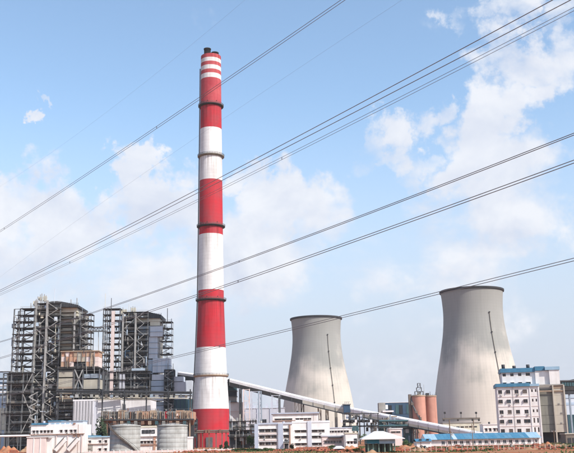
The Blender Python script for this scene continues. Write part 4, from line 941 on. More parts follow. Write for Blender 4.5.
    for i, x in enumerate((346, 349, 353, 360, 368)): th.pbox('panel', x, 414.6, x + 2.4, 419, 561.5, 1, ['clad_pale', 'casing_grey', 'steel_light', 'lavender_wall', 'casing_beige'][i])
    clutter(th, 560, 343, 415, 378, 432, 1, 6, 30, GREYS, 44, .6, 1.8)
    th = Thing('pipe_rack', 'long dark green pipe rack behind the gate canopy', 'pipe rack', at(397, 600))
    for y, w_ in ((420.8, 1.3), (425.6, 1.3), (427.4, .7)): th.bar('pipe', th.L(370, y + .4, 600), th.L(418, y - .2, 600), w_, 'clad_teal' if w_ > 1 else 'steel_dark', rnd_=True)
    for x in (372, 380, 388, 396, 404, 411, 417): p = th.L(x, 420, 600); th.bar('post', (p.x, p.y + 1, 0), (p.x, p.y + 1, p.z), .6, 'steel_dark')
    for x0, x1 in ((403.5, 412.5), (379, 384)): th.pbox('panel', x0, 422, x1, 438, 602, 3, 'clad_teal', toground=True)
    th.pbox('panel', 405.5, 429, 409, 433, 601, .6, 'steel_light')
    clutter(th, 600, 376, 416, 420, 440, 1, 8, 46, GREYS + ['tan', 'casing_brown'], 45, .7, 2.4)
middle()

# ------------------------------------------------------------------ gate canopy
def canopy():
    D = 300.0
    th = Thing('gate_canopy', 'gate house with wide white hipped roof and teal fascia in the foreground', 'gatehouse', at(382, D))
    X = lambda x: ux(x, D) - th.loc.x; Z = lambda y: uz(382, y, D)
    x0, x1, xm = X(361.4), X(403.6), X(379.4); ze, zr = Z(438.4), Z(431.0)
    v = [(x0, -3, ze), (x1, -3, ze), (x1, 9, ze), (x0, 9, ze), (xm - 1.2, 3, zr), (xm + 1.6, 3, zr)]
    th.mesh('roof', v, [(0, 1, 5, 4), (1, 2, 5), (2, 3, 4, 5), (3, 0, 4), (3, 2, 1, 0)], 'white_clad')
    th.box('eave', x0 - .1, x1 + .1, -3.1, 9.1, ze - .25, ze - .02, 'white_wall')
    th.box('fascia', X(366.4), X(378.6), -1.6, 7, Z(443.4), ze - .26, 'teal_paint'); th.box('fascia', X(378.7), X(394.6), -1.5, 7, Z(443.6), ze - .26, 'blue_pale')
    for x in (367, 372, 377.6, 383.5, 389, 393.2): th.box('pillar', X(x), X(x + 1.3), -1.3, -.8, 0, Z(443.7), 'green_pillar'); th.box('pillar', X(x), X(x + 1.3), 6, 6.5, 0, Z(443.7), 'green_pillar')
    th.box('back_wall', X(366.6), X(394.4), 6.6, 6.9, 0, Z(443.7), 'conc_green'); th.box('cabin', X(368.4), X(376.6), .5, 4, 0, Z(444.2), 'green_pillar')
canopy()

# ------------------------------------------------------------------ far building and silos
def far_right():
    D = 900
    th, w, h = pbuild('glass_building', 'distant dark blue glazed building left of the salmon silos', 'building', 385, 412, 402.6, D, 20, 'clad_navy', cornice='white_clad')
    X = lambda x: ux(x, D, 410) - th.loc.x; Z = lambda y: uz(398, y, D)
    th.box('tower', X(379), X(385.4), -1, 12, 0, Z(402.4), 'conc'); th.box('panel', X(385.6), X(388), -.5, -.003, Z(409), Z(404.6), 'white_clad')
    for i, x in enumerate((388.4, 392, 395.6, 399.2, 402.8, 406.4)): th.box('glazing', X(x), X(x + 3.2), -.3, -.003, Z(414), Z(405), ('glass', 'clad_navy', 'clad_teal')[i % 3])
    th.box('low_roof', X(382), X(393), -6, -1.1, Z(412), Z(410.4), 'white_clad')
    D = 780
    for i, (x0, x1, lab) in enumerate(((411.6, 425.6, 'salmon pink silo with a dark zigzag stair on its left side'), (426.4, 437.4, 'plain salmon pink silo against the larger cooling tower'))):
        c = (x0 + x1) / 2; r = (ux(x1, D, 405) - ux(x0, D, 405)) / 2; h = uz(c, 395.4, D)
        th = Thing('silo', lab, 'silo', (ux(c, D, 405), D + i * 4, 0), 0, 'salmon silos')
        th.add('shell', lathe('shell', [(r, 0), (r, h - 1)], 48, 'salmon_silo')); th.add('rim', lathe('rim', [(r, h - 1), (r + .35, h - 1), (r + .35, h), (.01, h + .6)], 48, 'tan', False))
        for k in range(18):
            a = 2 * math.pi * k / 18; th.bar('rail_post', (r * math.cos(a), r * math.sin(a), h), (r * math.cos(a), r * math.sin(a), h + 1.2), .15, 'steel')
        if i == 0:
            pts = [(-175, .98), (-150, .80), (-118, .62), (-92, .48), (-62, .34), (-40, .22)]
            for (a0, t0), (a1, t1) in zip(pts, pts[1:]):
                a0, a1 = math.radians(a0), math.radians(a1); q = r + .7
                th.bar('stair_flight', (q * math.cos(a0), q * math.sin(a0), h * t0), (q * math.cos(a1), q * math.sin(a1), h * t1), 1.0, 'steel')
                th.box('landing', q * math.cos(a1) - 1.1, q * math.cos(a1) + 1.1, q * math.sin(a1) - 1, q * math.sin(a1) + 1, h * t1 - .4, h * t1 + 1.6, 'casing_brown')
            th.box('stair_tower', -r - 2.4, -r - .3, -2, 2, 0, h + 1, 'casing_brown')
            head = [(-3.6, 3.4, 0, 3.4), (-2.0, 2.0, 3.4, 6.6), (-1.0, 1.2, 6.6, 10.2)]
            for a, b, z0, z1 in head:
                for x in (a + 1, b + 1):
                    for y in (-1.5, 1.5): th.bar('head_post', (x, y, h + z0), (x, y, h + z1), .35, 'steel')
                th.box('head_floor', a + .8, b + 1.2, -1.8, 1.8, h + z1 - .2, h + z1, 'steel_dark'); th.bar('head_brace', (a + 1, -1.6, h + z0), (b + 1, -1.6, h + z1), .3, 'steel')
            th.box('head_drive', -.6, 2.4, -1.2, 1.2, h + .3, h + 3, 'casing_grey')
            th.bar('mast', (5.2, 0, h), (5.2, 0, h + 9), .25, 'steel_light')
        else:
            th.box('filter_house', -4.2, -1.4, -1.5, 1.5, h, h + 2.2, 'ring_dark'); th.bar('mast', (-.4, 0, h), (-.4, 0, h + 3.5), .3, 'steel'); th.bar('mast', (4.6, 0, h), (4.6, 0, h + 3), .3, 'steel')
    # lamp gantry in front of the larger tower
    D = 520
    th = Thing('lamp_gantry', 'dark horizontal gantry carrying lamps in front of the larger cooling tower', 'gantry', at(461, D))
    th.bar('beam', th.L(442.4, 418.8, D), th.L(480, 418.2, D), .8, 'casing_brown'); th.bar('beam', th.L(442.4, 420.2, D), th.L(480, 419.6, D), .35, 'steel')
    for x in (444.8, 461, 476.2): th.bar('lamp_post', th.L(x, 418.6, D), th.L(x, 413.4, D), .28, 'steel'); th.pbox('lamp', x - .9, 411.8, x + .9, 413.8, D - .3, .8, 'ring_dark')
    for x in (443.8, 458, 472.6, 479): th.pbox('bracket', x - .8, 419, x + .8, 421, D - .3, .6, 'ring_dark')
    for x in (449.2, 473.2): p = th.L(x, 418.6, D); th.bar('pole', (p.x, p.y, 0), (p.x, p.y, p.z), .6, 'wood_pole', rnd_=True)
    D = 620
    th, w, h = pbuild('grey_shed', 'pale grey shed behind the lamp gantry at the foot of the larger tower', 'shed', 444, 482, 423.0, D, 14, 'casing_cream', rows=(427,), ww=2.4, wh=1.0, cols=7, cornice='conc', shade=None)
    th, w, h = pbuild('low_building', 'tiny white house with dark windows left of the tall office block', 'building', 484, 500, 424.6, 560, 10, 'white_wall', rows=(429.6,), ww=1.4, wh=1.7, xlist=[487, 491, 495.4, 498.4], cornice='white_clad')
far_right()

# ------------------------------------------------------------------ right hand office complex
def right_block():
    D = 400
    th, w, h = pbuild('long_building', 'long low white building with blue sheet roof along the right foreground', 'building', 425, 541, 438.2, D, 14, 'white_wall', rows=(441.9,), ww=1.5, wh=1.5, xlist=[443 + 6.15 * i for i in range(16)], shade=None, fm='frame_white')
    q = 0
    X = lambda x: ux(x, D) - th.loc.x
    for i in range(29):
        a, b = X(425 + 4 * i) + .02, X(429 + 4 * i) - .02; mt = 'blue_pale' if i in (0, 1, 2, 26, 27, 28) else ('clad_blue' if i in (7,) else rnd.choice(['blue_sheet', 'blue_sheet', 'blue_faded']))
        v = [(a, -1.1, h - .1), (b, -1.1, h - .1), (b, 7, h + 2.2), (a, 7, h + 2.2), (b, 14.6, h - .1), (a, 14.6, h - .1), (a, -1.1, h - .3), (b, -1.1, h - .3)]
        th.mesh('roof_sheet', v, [(0, 1, 2, 3), (3, 2, 4, 5), (6, 7, 1, 0)], mt)
    for x in (425.2, 540.8):
        xx = X(x); th.mesh('gable', [(xx, 0, h), (xx, 14, h), (xx, 7, h + 2.1)], [(0, 1, 2)], 'white_wall')
    for x in (447, 470, 489, 512, 534): th.box('pilaster', X(x), X(x + .8), -.3, -.003, 0, h - .32, 'pink_wall')
    th.box('plinth', X(425), X(541), -.25, -.003, 0, .35, 'brick_red')
    D = 385
    th, w, h = pbuild('annex', 'small white annex with bright blue roof at the left end of the long building', 'building', 416.5, 431, 441.4, D, 8, 'white_wall', rows=(447,), ww=1.3, wh=.8, cols=3, shade=None)
    th.mesh('roof', [(-w / 2 - .4, -.8, h), (w / 2 + .3, -.8, h), (w / 2 + .3, 4, h + 1.1), (-w / 2 - .4, 4, h + 1.1), (w / 2 + .3, 8.6, h), (-w / 2 - .4, 8.6, h)], [(0, 1, 2, 3), (3, 2, 4, 5), (0, 5, 4, 1)], 'blue_sheet')
    for x in (-w * .3, w * .2): th.box('roof_vent', x, x + 1, .2, 1.4, h + .1, h + 1.0, 'steel_dark')

    # office block: stepped white storeys, raw concrete bays on the right
    D = 470.0; RZ = math.radians(-9)
    xa, xb = ux(497.4, D), ux(538.6, D)
    th = Thing('office_block', 'tall stepped white office block with blue roof bands and raw concrete bays', 'building', (xb + 2.4, D, 0), RZ)
    k = D / F; w = (xb - xa) / math.cos(RZ); Z = lambda y, x=520: uz(x, y, D)
    # windows of the front block: five floors, four paired columns and two narrow ones
    wins = []
    for r, y in enumerate((391.4, 401.0, 411.6, 421.2, 430.6)):
        for c, x in enumerate((499.7, 507.8, 516.0, 524.4)):
            ww = 2.0 if not (c == 3 and r == 3) else 3.2
            wins.append((ux(x, D) - xb + w / 2, Z(y), ww, 1.85))
        for x in (531.4, 535.0): wins.append((ux(x, D) - xb + w / 2, Z(y - .6), .75, 1.4 if r < 3 else 2.4))
    wins = [q for q in wins if abs(q[0]) + q[2] / 2 < w / 2 - .1]
    facade(th, w, Z(386.4), 18, wins, 'white_wall', x_off=-w / 2, shade=None, fm='frame_brown')
    X = lambda x: (ux(x, D) - xb)
    th.box('roof_band', -w - .7, X(529.5), -.9, 18, Z(386.4) + .003, Z(386.4) + 1.7, 'blue_sheet'); th.box('roof_band', X(529.5) + .01, .1, -.8, 18, Z(386.4) + .003, Z(386.4) + 1.2, 'blue_pale')
    for y in (396.4, 406.2, 416.4, 426): th.box('floor_band', -w - .05, -.02, -.14, -.003, Z(y + .35), Z(y - .35), 'pink_wall')
    th.box('corner_pier', X(528.6), X(529.4), -.3, -.003, 0, Z(386.6), 'white_clad')
    # set back upper storeys
    xu0, xu1 = X(503.4), X(538.5); wu = xu1 - xu0; z0 = Z(386.4) + 1.0; yb = 5.0
    wins = []
    for y in (373.8, 383.0):
        for x in (505.8, 513.6, 521.4, 529.6): wins.append((X(x) - (xu0 + xu1) / 2, Z(y), 1.7 if x < 529 else 2.2, 1.5))
    facade(th, wu, Z(371.4) - z0, 14, wins, 'white_wall', z0=z0, x_off=(xu0 + xu1) / 2, y_off=yb, shade='white_clad')
    th.box('roof_band', xu0 - .7, xu1, yb - .8, yb + 14, Z(371.4) + .003, Z(371.4) + 2.1, 'blue_sheet')
    # right hand tower: white top, unplastered concrete below, open ground floor
    a, m_, b = X(536.6), X(551.5), X(562.4)
    th.box('upper_wall', a + .01, m_ - .6, yb - 1, yb + 14, Z(385), Z(370.6), 'white_wall'); th.box('upper_wall', m_ - .58, X(560.4), yb - 2.4, yb + 14, Z(385), Z(370.4), 'white_wall')
    th.box('roof_band', a + .01, X(546.4), yb - 1.6, yb + 14, Z(370.5), Z(366.2), 'blue_sheet'); th.box('roof_band', X(546.4) + .01, X(561), yb - 2.8, yb + 14, Z(370.3), Z(367.0), 'blue_pale')
    ys = [385.2, 389.5, 396, 406, 416, 425, 433]
    for i, (p, q) in enumerate(zip(ys, ys[1:])):
        th.box('concrete_panel', a + .3, m_ - .2, 1.2 + (i % 2) * .12, 18, Z(q) + .12, Z(p), ('conc', 'conc_green', 'conc_green', 'conc_green', 'conc_green', 'conc_green')[i])
        th.box('concrete_panel', m_ - .18, X(562.6), .4 + (i % 2) * .1, 18, Z(q) + .06, Z(p), 'conc_warm' if i else 'tan')
    for y in (385.4, 391.5): th.box('beam', a, X(562.9), -.1, .38, Z(y + .7), Z(y - .5), 'conc' if y < 390 else 'tan')
    for x in (537.2, 551.4, 562.2): th.box('column', X(x), X(x + 1.3), -.35, .9, 0, Z(386), 'conc_warm' if x > 540 else 'white_wall')
    for y, x in ((404, 556), (413, 558), (423, 557)): th.box('small_opening', X(x), X(x + 1.6), .2, .38, Z(y + 1.3), Z(y), 'conc')
    th.box('dark_bay', a + .5, X(562), 7, 17, 0, Z(431.6), 'steel_dark')
    th.box('door', X(531.4), X(533.2), -.2, -.003, 0, 4.2, 'steel_dark')
    for x in (512.2,): th.bar('drain_pipe', (X(x), -.2, .2), (X(x), -.2, Z(386.8)), .16, 'conc', rnd_=True)
    qq = random.Random(4)
    for r_, y in enumerate((391.4, 401.0, 411.6, 421.2, 430.6)):
        for x in (499.7, 507.8, 516.0, 524.4):
            c = X(x); th.box('sill', c - 1.1, c + 1.1, -.22, -.145, Z(y) - 1.1, Z(y) - .97, 'conc')
            if qq.random() < .35: th.box('air_conditioner', c + .2, c + 1.1, -.65, -.15, Z(y) - 1.9, Z(y) - 1.2, qq.choice(['frame_white', 'conc']))
            if qq.random() < .3: th.box('open_shutter', c - 1.05, c - .98, -.75, -.003, Z(y) - .85, Z(y) + .85, 'frame_brown')
    for x, h_ in ((506, 2.4), (517, 1.6), (531, 2.0)): th.add('water_tank', tube_data('steel_dark'), Matrix.Translation((X(x), 9, Z(371.4) + 2.1 + h_ / 2)) @ Matrix.Diagonal((1.8, 1.8, h_, 1)))
    # dark conveyor head at the right edge
    D = 560
    th = Thing('conveyor_house', 'dark conveyor head house on columns cut off by the right edge', 'conveyor', at(570, D))
    p0, p1 = U(560.6, 379.6, D), U(600, 372, D + 10)
    th.pbox('house', 561, 381, 574, 390.4, D, 9, 'ring_dark'); th.pbox('house', 574.01, 379, 592, 392, D, 9, 'ring_dark'); th.pbox('roof', 560.4, 379.8, 593, 381, D - .5, 10, 'steel')
    for i in range(5): th.pbox('window_strip', 562 + 2.5 * i, 382.4, 563.9 + 2.5 * i, 386, D - .2, .2, 'clad_teal')
    th.pbox('girder', 562, 390.6, 592, 393.6, D + .3, 8, 'steel_dark')
    for x in (570.6, 581): th.pbox('column', x, 390, x + 1.4, 440, D + 1, 1.2, 'steel_blue', toground=True)
    D = 590
    th, w, h = pbuild('teal_shed', 'dark teal clad shed at the right edge behind the concrete bays', 'shed', 563, 590, 414.5, D, 14, 'clad_teal')
    for i in range(9): th.box('rib', -w / 2 + w * (i + .2) / 9, -w / 2 + w * (i + .4) / 9, -.2, -.003, .1, h - .2, 'clad_navy')
    D = 620
    th, w, h = pbuild('pale_shed', 'pale blue clad building above the teal shed at the right edge', 'shed', 560, 592, 398, D, 14, 'clad_pale', cornice='clad_blue')
    th.box('cladding_band', -w / 2, w / 2, -.2, -.003, uz(570, 405, D), uz(570, 402.4, D), 'clad_blue')
    D = 430
    th, w, h = pbuild('low_building', 'grey brown shelter under the teal shed at the right edge', 'building', 566, 590, 434, D, 8, 'casing_brown', cornice='conc_warm')
    for i in range(3): th.box('dark_opening', -w * .42 + w * .2 * i, -w * .42 + w * .2 * i + w * .14, -.2, -.003, .1, h * .6, 'steel_dark')
right_block()

# ------------------------------------------------------------------ overhead power lines
def power_lines():
    az = math.atan((287 + 371) / F); ud = Vector((-math.sin(az), math.cos(az), 0)); nn = Vector((math.cos(az), math.sin(az), 0))
    def wire(pts, off, lab, dia, pair, n=70):
        """pts are photo points; the conductor hangs in the vertical plane nn . P = off"""
        tz = []
        for x, y in pts:
            d = ray(x, y); k = off / d.dot(nn); P = Vector((0, 0, CAMH)) + d * k; tz.append((P.dot(ud), P.z))
        # least squares parabola z = a + b t + c t^2, weights favour near points less
        A = [[0.0] * 4 for _ in range(3)]
        for t, z in tz:
            wgt = 1.0 / (t + 40) ** 2; b = (1, t / 100, (t / 100) ** 2)
            for i in range(3):
                for j in range(3): A[i][j] += wgt * b[i] * b[j]
                A[i][3] += wgt * b[i] * z
        A[2][2] += 1e-9
        for i in range(3):
            p = max(range(i, 3), key=lambda r: abs(A[r][i])); A[i], A[p] = A[p], A[i]
            for r in range(3):
                if r != i:
                    m = A[r][i] / A[i][i]; A[r] = [u - m * v for u, v in zip(A[r], A[i])]
        co = [A[i][3] / A[i][i] for i in range(3)]
        zf = lambda t: co[0] + co[1] * t / 100 + co[2] * (t / 100) ** 2
        t0, t1 = tz[-1][0] - 25, tz[0][0] + 60
        tm = (t0 + t1) / 2; base = ud * tm + nn * off
        th = Thing('power_line', lab, 'power line', (base.x, base.y, 0), 0, 'overhead power lines')
        for (dn, dz) in pair:
            v = []; f = []
            for i in range(n + 1):
                t = t0 + (t1 - t0) * i / n; c = ud * t + nn * (off + dn) + Vector((0, 0, zf(t) + dz)) - th.loc
                for j in range(6):
                    a = 2 * math.pi * j / 6; v.append(c + (nn * math.cos(a) + Vector((0, 0, 1)) * math.sin(a)) * dia / 2)
            for i in range(n):
                for j in range(6): f.append((i * 6 + j, i * 6 + (j + 1) % 6, i * 6 + 6 + (j + 1) % 6, i * 6 + 6 + j))
            th.mesh('strand', v, f, 'cable', smooth=True)
        if len(pair) > 1:
            t = t0 + 12
            while t < t1:
                c = ud * t + nn * off - th.loc; (a, b), (e, g) = pair[0], pair[1]
                th.bar('spacer', c + nn * a + Vector((0, 0, zf(t) + b)), c + nn * e + Vector((0, 0, zf(t) + g)), .05, 'cable'); t += 38
    wire([(0, 231.5), (105, 161), (195, 103), (287, 38), (343, 0)], 34, 'twin power line passing just below the chimney top stripes', .036, [(0, .10), (0, -.10)])
    wire([(0, 290), (125, 227), (185, 197), (287, 141), (445, 58), (553, 0)], 33, 'upper thick line of the dense bundle crossing the middle of the chimney', .044, [(0, 0)])
    wire([(0, 292), (140, 222), (287, 147), (445, 66), (570, 0)], 34, 'second thick line of the dense bundle crossing the middle of the chimney', .044, [(0, 0)])
    wire([(0, 294), (155, 224), (200, 200), (287, 153), (445, 75), (574, 10)], 36, 'lower thin pair of the dense bundle crossing the middle of the chimney', .026, [(0, .09), (0, -.09)])
    wire([(0, 343), (87, 313), (180, 281), (287, 246), (337, 226.5), (574, 133)], 30, 'power line above the red band crossing the chimney white band halfway down', .034, [(0, .04), (0, -.04)])
    wire([(0, 358), (155, 310), (287, 264.5), (393, 226), (574, 162)], 30, 'power line crossing the chimney at the top of its third red band', .036, [(0, .06), (0, -.06)])
    wire([(60, 384), (160, 359.5), (287, 330), (437, 295), (574, 258.5)], 28, 'lowest power line, grazing the tops of both cooling towers', .028, [(0, .05), (0, -.05)])
    wire([(0, 187), (60, 145), (135, 92), (190, 45), (245, 0)], 60, 'faint thin wire high in the upper left sky', .013, [(0, 0)])
    wire([(120, 190), (210, 128), (287, 76), (402, 0)], 60, 'faint thin wire above the dense bundle, top centre', .013, [(0, 0)])
power_lines()

# ------------------------------------------------------------------ vegetation and soil
def crown_mesh(seed, n, mat, r=(1, 1, 1), leaf=.16, lobes=7):
    q = random.Random(seed); v = []; f = []
    cs = [(Vector((q.gauss(0, .42) * r[0], q.gauss(0, .42) * r[1], q.uniform(.15, .95) * r[2])), q.uniform(.28, .5)) for _ in range(lobes)]
    for _ in range(n):
        c, s = q.choice(cs); d = Vector((q.gauss(0, 1), q.gauss(0, 1), q.gauss(0, 1))).normalized() * s * q.uniform(.6, 1.08)
        p = c + Vector((d.x * r[0], d.y * r[1], d.z * r[2])); 
        if p.z < .02: p.z = q.uniform(.02, .2)
        a = Vector((q.gauss(0, 1), q.gauss(0, 1), q.gauss(0, 1))).normalized(); b = a.orthogonal().normalized(); l = leaf * q.uniform(.6, 1.4); i = len(v)
        v += [p - a * l - b * l * .35, p + b * l * .1 - a * l * .2, p + a * l, p - b * l * .8]; f.append((i, i + 1, i + 2, i + 3))
    return mesh('crown', v, f, mat)
def trunk_mesh(seed, h):
    q = random.Random(seed); v = []; f = []
    def limb(p, d, l, r):
        b = len(v)
        for k in range(4):
            c = p + d * l * k / 3 + Vector((q.uniform(-.03, .03), q.uniform(-.03, .03), 0)); rr = r * (1 - .22 * k)
            for j in range(6): a = 2 * math.pi * j / 6; v.append(c + Vector((math.cos(a), math.sin(a), 0)) * rr)
        for k in range(3):
            for j in range(6): f.append((b + k * 6 + j, b + k * 6 + (j + 1) % 6, b + k * 6 + 6 + (j + 1) % 6, b + k * 6 + 6 + j))
    limb(Vector((0, 0, 0)), Vector((0, 0, 1)), h, .06)
    for i in range(5):
        a = q.uniform(0, 6.28); limb(Vector((0, 0, h * q.uniform(.4, .9))), Vector((math.cos(a) * .6, math.sin(a) * .6, .8)), .35, .03)
    return mesh('trunk', v, f, 'bark')
CR = {}
for i, mt in enumerate(('leaf_a', 'leaf_b', 'leaf_dark')):
    CR[mt] = [crown_mesh(60 + i * 5 + k, 1100, mt, leaf=.10) for k in range(2)]
TR = [trunk_mesh(90 + k, .6) for k in range(2)]
def tree(x, D, wpx, ytop, mat, label, k=0, name='tree', cat='tree'):
    h = uz(x, ytop, D); w = wpx * D / F
    th = Thing(name, label, cat, at(x, D), rnd.uniform(0, 6), 'trees and bushes by the buildings')
    th.add('crown', CR[mat][k], Matrix.Translation((0, 0, h * .16)) @ Matrix.Diagonal((w * .62, w * .62, h * .66, 1)))
    th.add('trunk', TR[k], Matrix.Diagonal((h * .8, h * .8, h * .8, 1)))
tree(292, 410, 6.5, 443.2, 'leaf_dark', 'dark round bush at the corner of the bright white block', 0)
tree(225, 410, 8, 440.5, 'leaf_dark', 'dark small tree in front of the chimney foot', 1)
tree(100, 470, 17, 416.5, 'leaf_dark', 'dark broad tree between the white shed and the round tank', 0)
tree(249.5, 470, 6, 434, 'leaf_a', 'green slender tree left of the blue grey bayed office', 1)
tree(407, 420, 8, 439.4, 'leaf_a', 'green bush right of the gate canopy', 0)
tree(462, 330, 8, 446.4, 'leaf_b', 'low green bush before the long blue roofed building', 1)
tree(516, 330, 13, 446.8, 'leaf_dark', 'dark low bush in front of the office block', 0)
tree(331, 400, 6, 444.6, 'leaf_a', 'green bush left of the little white roofed hut', 1)
tree(35, 470, 9, 441.5, 'leaf_a', 'green shrub at the left end of the long white building', 0)
tree(355, 300, 9, 447.5, 'leaf_b', 'green bush left beside the gate canopy pillars', 0)
tree(421, 330, 7, 445.2, 'leaf_dark', 'dark bush at the annex corner', 1)
tree(540, 300, 10, 446.2, 'leaf_a', 'green bush under the right corner of the office block', 0)
tree(569, 300, 11, 443.6, 'leaf_b', 'green bush at the right edge of the picture', 1)
tree(490, 290, 9, 447.6, 'leaf_a', 'green bush before the middle of the blue roofed building', 0)
tree(310, 360, 9, 449.4, 'leaf_a', 'low green bush before the red brick wall', 1)
def hedge():
    q = random.Random(8)
    for i, (x, D, w, yt, lab) in enumerate(((237, 395, 12, 448.3, 'leftmost clipped green bush of the row right of the chimney'), (247, 392, 12, 447.9, 'second green bush of the row right of the chimney'), (258, 395, 13, 448.2, 'third green bush of the row, under the blue grey bay'), (268, 390, 12, 447.6, 'rightmost green bush of the row, below the three storey office'))):
        tree(x, D, w, yt, ('leaf_a', 'leaf_b')[i % 2], lab, i % 2, 'hedge_bush', 'bush')
hedge()

from mathutils import noise as mnoise
def shrubs():
    """small shrubs of the waste ground, each named by what it stands before"""
    q = random.Random(12)
    spec = [(205, 392, 'leaf_b', 'tiny shrub at the pink wall below the chimney base'), (281, 400, 'leaf_a', 'tiny shrub below the middle blue grey bay of the office'), (318, 372, 'leaf_dark', 'tiny dark shrub before the red brick wall'), (348, 320, 'leaf_b', 'tiny shrub on the soil right of the little hut'),
            (362, 290, 'leaf_dark', 'tiny dark shrub before the left gate canopy pillar'), (392, 285, 'leaf_a', 'tiny shrub before the right gate canopy pillar'), (413, 320, 'leaf_b', 'tiny shrub before the annex with the bright blue roof'), (436, 345, 'leaf_a', 'tiny shrub before the plain left end wall of the blue roofed building'),
            (447, 300, 'leaf_dark', 'tiny dark shrub left of the thin brown pole'), (476, 300, 'leaf_b', 'tiny shrub at the foot of the tall brown pole'), (503, 340, 'leaf_a', 'tiny shrub against the blue roofed building below the office block left edge'), (526, 320, 'leaf_b', 'tiny shrub before the right end of the blue roofed building'),
            (552, 310, 'leaf_dark', 'tiny dark shrub at the foot of the short pale pole'), (560, 290, 'leaf_a', 'tiny shrub before the dark opening under the concrete bays')]
    for i, (x, D, mt, lab) in enumerate(spec):
        w = q.uniform(1.2, 2.6); h = q.uniform(.6, 1.3)
        th = Thing('shrub', lab, 'shrub', at(x, D), q.uniform(0, 6), 'small shrubs on the waste ground')
        th.add('crown', CR[mt][i % 2], Matrix.Diagonal((w * .6, w * .6, h * .8, 1))); th.add('trunk', TR[i % 2], Matrix.Diagonal((h * .7, h * .7, h * .7, 1)))
shrubs()
def mound(seed, mat):
    """tipped soil: several overlapping heaps with a rough, slumped surface"""
    q = random.Random(seed); n = 34; v = []; f = []
    hs = [(q.uniform(-.5, .5), q.uniform(-.4, .4), q.uniform(.32, .6), q.uniform(.45, 1.0)) for _ in range(5)]
    for j in range(n + 1):
        for i in range(n + 1):
            x = -1.1 + 2.2 * i / n; y = -1.1 + 2.2 * j / n; z = 0
            for hx, hy, hr, hh in hs: z = max(z, hh * (lambda t: t * t * (3 - 2 * t) * .5 + t * .5)(max(0, 1 - math.hypot(x - hx, y - hy) / hr * .9)))
            e = max(0, 1 - max(abs(x), abs(y)) / 1.1)
            z = z * .85 + min(1, e * 4) * .16 * (mnoise.noise((x * 3, y * 3, seed)) + .5 * mnoise.noise((x * 8, y * 8, seed)) + .5)
            v.append((x, y, z - .03))
    for j in range(n):
        for i in range(n): a = j * (n + 1) + i; f.append((a, a + 1, a + n + 2, a + n + 1))
    return mesh('soil_mound', v, f, mat, True)
MD = [mound(s, mt) for s in (1, 2) for mt in ('soil_red', 'soil_brown')]
def mounds():
    spec = [(8, 480, 26, 443.6, 0, 'red soil heap at the far left corner'), (26, 470, 24, 444.4, 1, 'brown soil heap beside the long white building'), (352, 350, 30, 444.0, 0, 'orange soil heap left of the gate canopy'), (404, 340, 34, 443.6, 0, 'orange soil heap right of the gate canopy'),
            (418, 300, 20, 446.0, 1, 'brown soil heap before the blue roofed annex'), (452, 315, 34, 446.2, 2, 'long red soil heap before the left part of the blue roofed building'), (482, 305, 30, 446.6, 0, 'red soil heap before the middle of the blue roofed building'), (505, 300, 26, 447.4, 3, 'brown soil heap under the office block front'),
            (546, 330, 30, 441.4, 2, 'orange soil heap under the raw concrete bays'), (563, 320, 28, 442.4, 1, 'brown soil heap at the right picture edge'), (530, 290, 30, 447.0, 3, 'low tan soil heap between the office block and the right edge'), (305, 370, 18, 448.6, 1, 'low brown soil heap under the bright white block'), (372, 270, 30, 449.2, 3, 'low brown soil heap in front of the gate canopy')]
    for x, D, wp, yt, k, lab in spec:
        h = max(.6, uz(x, yt, D)); w = wp * D / F / 2
        o = single('soil_mound', MD[k], lab, 'soil heap', (ux(x, D), D, 0), 'heaps of red soil', rz=rnd.uniform(0, 6)); o.scale = (w, w * .8, h)
mounds()

def walls():
    D = 400
    th = Thing('boundary_wall', 'low pale pink compound wall in front of the chimney and tanks', 'wall', at(150, D))
    for x in range(84, 232, 6):
        a = th.L(x, 449, D); b = th.L(x + 5.5, 449, D); z = uz(200, 449.3, D)
        th.box('wall_panel', a.x, b.x, -.12, .12, 0, z, 'pink_wall'); th.box('wall_post', b.x, b.x + .35, -.2, .2, 0, z + .35, 'white_wall')
    D = 380
    th = Thing('boundary_wall', 'low red brick wall in front of the bright white block', 'wall', at(312, D))
    for x in range(296, 328, 4):
        a = th.L(x, 449, D); b = th.L(x + 3.7, 449, D); z = uz(312, 446.9, D)
        th.box('wall_panel', a.x, b.x, -.12, .12, 0, z, 'brick_red'); th.box('wall_post', b.x, b.x + .3, -.2, .2, 0, z + .25, 'trim_brown')
    D = 330
    th = Thing('hut', 'tiny hut with a flat white roof below the pink sheds', 'hut', at(339, D))
    X = lambda x: ux(x, D) - th.loc.x; z = uz(339, 448.6, D)
    th.box('wall', X(334.4), X(343.6), 0, 3, 0, z, 'brick_red'); th.mesh('roof', [(X(333), -.6, z), (X(345), -.6, z), (X(345), 3.6, z), (X(333), 3.6, z), (X(336.5), 1.5, z + .9), (X(341.5), 1.5, z + .9)], [(0, 1, 5, 4), (1, 2, 5), (2, 3, 4, 5), (3, 0, 4), (3, 2, 1, 0)], 'white_clad')
    th.box('door', X(337), X(340), -.1, -.003, 0, z * .85, 'steel_dark')
    # electricity poles
    for x, D, yt, lab in ((451, 300, 431, 'thin brown pole before the left part of the blue roofed building'), (472.8, 290, 424, 'tall brown pole crossing the blue roof below the lamp gantry'), (554.5, 330, 430, 'short pale pole before the raw concrete bays')):
        th = Thing('utility_pole', lab, 'pole', at(x, D), 0, 'utility poles'); z = uz(x, yt, D)
        th.bar('shaft', (0, 0, 0), (0, 0, z), .22, 'wood_pole', rnd_=True); th.bar('cross_arm', (-.7, 0, z - .6), (.7, 0, z - .6), .12, 'wood_pole')
        for s in (-.6, 0, .6): th.bar('insulator', (s, 0, z - .55), (s, 0, z - .25), .12, 'white_clad')
    for x, D, yt in ((545, 320, 443), (558.4, 325, 440.5), (536, 335, 443.5)):
        pass
walls()

